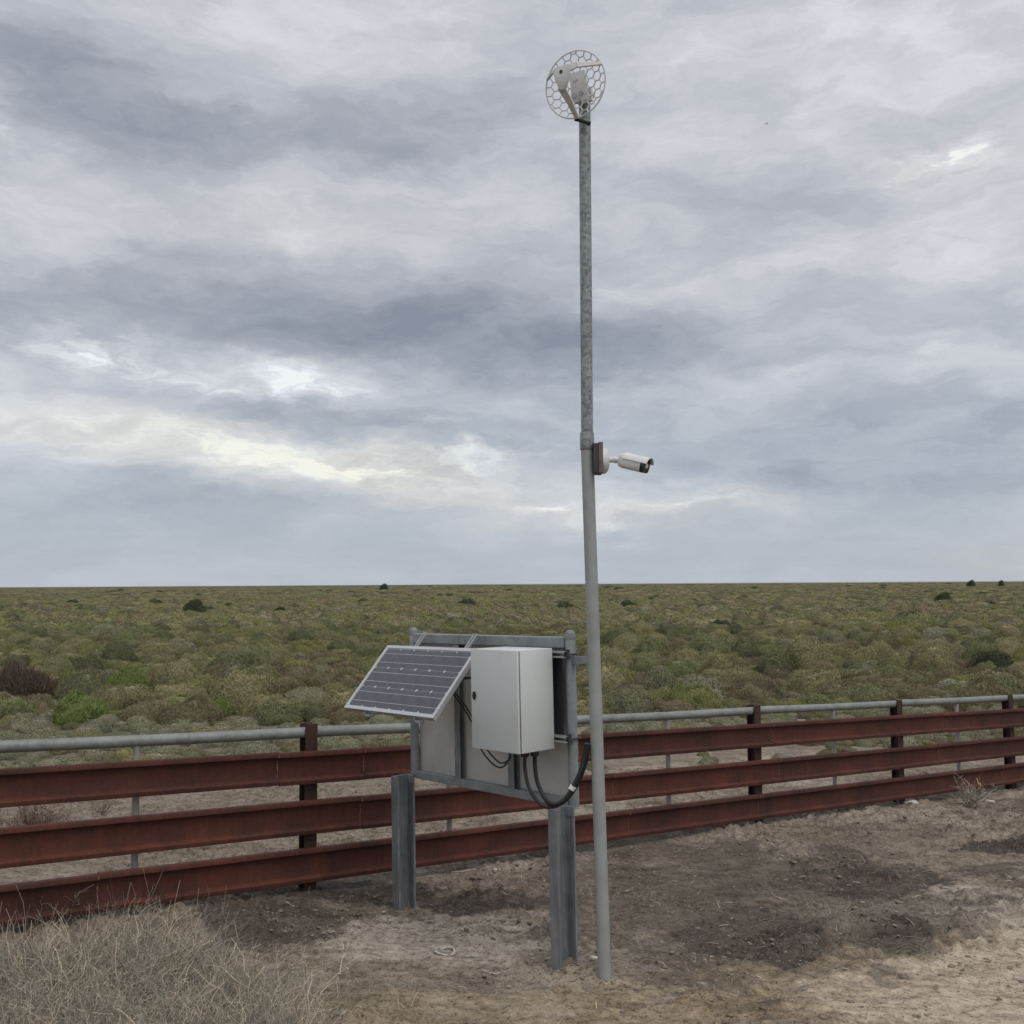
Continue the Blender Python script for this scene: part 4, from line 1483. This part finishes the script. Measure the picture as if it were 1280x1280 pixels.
parts = []
q = pick(110, [(300, 1185), (380, 1195), (520, 1240), (620, 1300), (620, 1380), (380, 1380), (330, 1240)])
for x, y in q:
    k_ = 9
    P = onground(np.array([[x, y]]) + g.normal(0, .04, (k_, 2)), -.004)
    parts.append(stems(P, g.uniform(.03, .09, k_), g, .8, .0013, 4, 1.6))
q = pick(3800, [(330, 1160), (700, 1120), (1280, 1040), (1400, 1330), (330, 1330)])
P = onground(q, .004)
parts.append(stems(P, g.uniform(.02, .075, len(q)), g, .35, .0011, 3, 9.0))
q = pick(900, [(-50, 1140), (420, 1050), (760, 1040), (760, 1120), (300, 1150)])
P = onground(q, .004)
parts.append(stems(P, g.uniform(.02, .08, len(q)), g, .35, .0012, 3, 6.0))
stuff('straw_litter', parts, M_STRAW, 'scattered straw and small dry stalks on the bare soil', 'litter')


def twig_plant(name, px, py, label, cat, n, h, mat, spread=.7, r0=.003, sub=5):
    p = gnd(px, py)
    parts = []
    base_ = onground(np.tile(p[:2], (n, 1)) + g.normal(0, .025, (n, 2)), -.01)
    V, T_, l = stems(base_, g.uniform(.5, 1, n) * h, g, .22, r0, 6, spread)
    parts.append((V, T_, l))
    # side twigs from points along the stems
    Cn = V.reshape(n, 7, 2, 3).mean(2)
    P2 = np.concatenate([Cn[i, g.integers(2, 7, sub)] for i in range(n)])
    parts.append(stems(P2, g.uniform(.12, .4, len(P2)) * h, g, .3, r0 * .6, 4, 1.3))
    Vs, Ts, Ls, o_ = [], [], [], 0
    for V, T_, l in parts:
        Vs.append(V - np.array([p[0], p[1], p[2]])); Ts.append(T_ + o_); Ls.append(l); o_ += len(V)
    me = raw_mesh(name, np.concatenate(Vs), np.concatenate(Ts), mat, {'leaf': np.concatenate(Ls)})
    o = bpy.data.objects.new(name, me); C.objects.link(o); o.location = p
    return tag(o, label, cat)


twig_plant('dead_stalk', 88, 1160, 'pale dead branching stalk standing in front of the lowest beam at left', 'dead plant', 3, .36, M_STRAW, .25, .0042, 7)
twig_plant('dead_stalk', 45, 1165, 'low reddish dead twigs against the lowest beam, left of the tall stalk', 'dead plant', 14, .20, M_TWIG, .7, .0028, 5)
twig_plant('dead_stalk', 185, 1168, 'pale dry stalk clump at the upper edge of the dry grass', 'dead plant', 16, .20, M_STRAW, .7, .0022, 4)
twig_plant('dry_tuft', 1215, 1008, 'straw-coloured dry tuft in front of the fence at far right', 'dry plant', 60, .34, M_STRAW, 1.2, .005, 4)
twig_plant('dead_bush', 40, 1050, 'dead reddish-brown bush seen between the beams at left', 'dead plant', 90, .42, M_TWIG, 1.7, .004, 8)
twig_plant('dead_bush', 130, 1005, 'bare curled twigs between the beams, right of the reddish bush', 'dead plant', 14, .40, M_TWIG, 1.6, .004, 5)

# clods and pebbles
ico = bmesh.new(); bmesh.ops.create_icosphere(ico, subdivisions=1, radius=1)
iv = np.array([v.co[:] for v in ico.verts]); it_ = np.array([[v.index for v in f_.verts] for f_ in ico.faces]); ico.free()


def lumps(q, s, seed, flat=.6):
    g2 = np.random.default_rng(seed)
    n = len(q)
    P = onground(q)
    V = iv[None] * (1 + g2.normal(0, .22, (n, len(iv), 1))) * s[:, None, None] * np.array([1, 1, flat])
    a_ = g2.random(n) * 6.28
    c_, s_ = np.cos(a_)[:, None], np.sin(a_)[:, None]
    V = np.stack([V[..., 0] * c_ * 1.3 - V[..., 1] * s_, V[..., 0] * s_ * 1.3 + V[..., 1] * c_, V[..., 2]], -1) + P[:, None]
    T_ = (it_[None] + (np.arange(n) * len(iv))[:, None, None]).reshape(-1, 3)
    return V.reshape(-1, 3), T_


def clod_mat():
    m, t, b = material('soil_clods')
    o = t.n('ShaderNodeTexCoord').outputs['Object']
    v = t.noise(o, 7, 6, .7).outputs['Fac']
    t.set(b.inputs['Base Color'], t.ramp(v, [(.3, (.09, .072, .056, 1)), (.5, (.20, .165, .13, 1)), (.7, (.35, .30, .24, 1))]))
    b.inputs['Roughness'].default_value = .95
    b.inputs['Specular IOR Level'].default_value = .1
    return m


q = np.concatenate([pick(9000, [(700, 1060), (1280, 985), (1400, 1250), (820, 1330), (700, 1200)]), pick(3500, [(300, 1140), (700, 1080), (720, 1220), (420, 1290)]), pick(2500, [(0, 1080), (700, 985), (1280, 930), (1280, 985), (700, 1050), (0, 1150)])])
s = (.0028 + .011 * g.random(len(q)) ** 7) * (.5 + 1.1 * (fbm(q[:, 0] * 1.7, q[:, 1] * 1.7, 3, 91) > .5))
for cx_, cy_g in ((.335, 6.40), (-.80, 7.55), (.5286, 6.2023)):
    aa = g.random(70) * 6.283; rr = .06 + .14 * g.random(70)
    q = np.concatenate([q, np.stack([cx_ + rr * np.cos(aa), cy_g + rr * np.sin(aa)], 1)])
    s = np.concatenate([s, .004 + .011 * g.random(70) ** 2])
V, T_ = lumps(q, s, 5, .5)
me = raw_mesh('soil_clods', V, T_, clod_mat())
o = bpy.data.objects.new('soil_clods', me); C.objects.link(o); tag(o, 'small clods of soil scattered over the bare ground', 'clods', kind='stuff')

for px, py, s_, lab in ((742, 1198, .030, 'flat pale stone between the right leg and the mast foot'), (480, 1141, .014, 'small white stone left of the left leg foot'),
                        (619, 1089, .020, 'white stone on the bare soil between the legs, near the fence'), (964, 1186, .012, 'tiny white pebble on the dark soil right of the mast'),
                        (1236, 1003, .07, 'pale stone beside the dry tuft at far right'), (936, 1172, .010, 'tiny white pebble left of the other one on dark soil'),
                        (1135, 1006, .10, 'pale flat slab at the foot of a fence post')):
    p = gnd(px, py)
    V, T_ = lumps(np.array([[p[0], p[1]]]), np.array([s_]), int(px), .45)
    me = raw_mesh('stone', V - p, T_, M_STONE)
    o = bpy.data.objects.new('stone', me); C.objects.link(o); o.location = p; tag(o, lab, 'stone')

# the white ring and frayed scraps lying before the frame
p = gnd(556, 1191)
zr = gz(p[0], p[1])
mb = MB(); mb.tube([(.060 * math.cos(a), .062 * math.sin(a), .012 + .008 * math.sin(a * 2)) for a in np.linspace(.3, 6.5, 40)], .0055, 8)
o = mb.build('rope_ring', M_STONE, None, smooth=True); o.location = (p[0], p[1], zr); tag(o, 'small white loop of rope lying on the soil between the legs', 'rope')
for px, py, lab, w_ in ((588, 1197, 'thin white strand lying right of the rope loop', .045), (612, 1214, 'frayed pale scrap on the soil near the right leg', .06), (585, 1062 + 30, 'pale curled strip on the soil behind the legs', .13)):
    p = gnd(px, py); mb = MB()
    mb.tube(bez([(-w_, .01, gz(p[0] - w_, p[1]) - p[2] + .006), (-w_ * .4, -.02, gz(p[0] - w_ * .4, p[1]) - p[2] + .012), (0, .015, gz(p[0], p[1]) - p[2] + .008), (w_ * .6, -.005, gz(p[0] + w_ * .6, p[1]) - p[2] + .012), (w_, .02, gz(p[0] + w_, p[1]) - p[2] + .006)], 8),
            [.0015 + .004 * random.random() ** 2 for _ in range(33)], 6)
    o = mb.build('scrap', M_STONE, None, smooth=True); o.location = p; tag(o, lab, 'scrap')

# a bird, a speck high up at right
d = px_dir(958, 155)
mb = MB()
mb.tube([(-.10, 0, 0), (-.05, 0, .01), (.02, 0, .012), (.08, 0, .0), (.13, 0, 0)], [.012, .032, .038, .025, .006], 8)
for s_ in (-1, 1):
    mb.add([(.05, s_ * .02, .02), (-.05, s_ * .02, .02), (-.03, s_ * .16, .07), (.04, s_ * .15, .075), (-.05, s_ * .32, .03), (.03, s_ * .02, .008), (-.04, s_ * .02, .008)],
           [(0, 1, 2, 3), (3, 2, 4), (5, 6, 2, 3), (0, 3, 5), (1, 6, 2)])
o = mb.build('bird', M_DARK); o.location = Vector((0, 0, CAM_H)) + Vector(d) * 95; o.rotation_euler = (0, 0, .6)
tag(o, 'tiny dark bird high in the sky right of the antenna', 'bird')
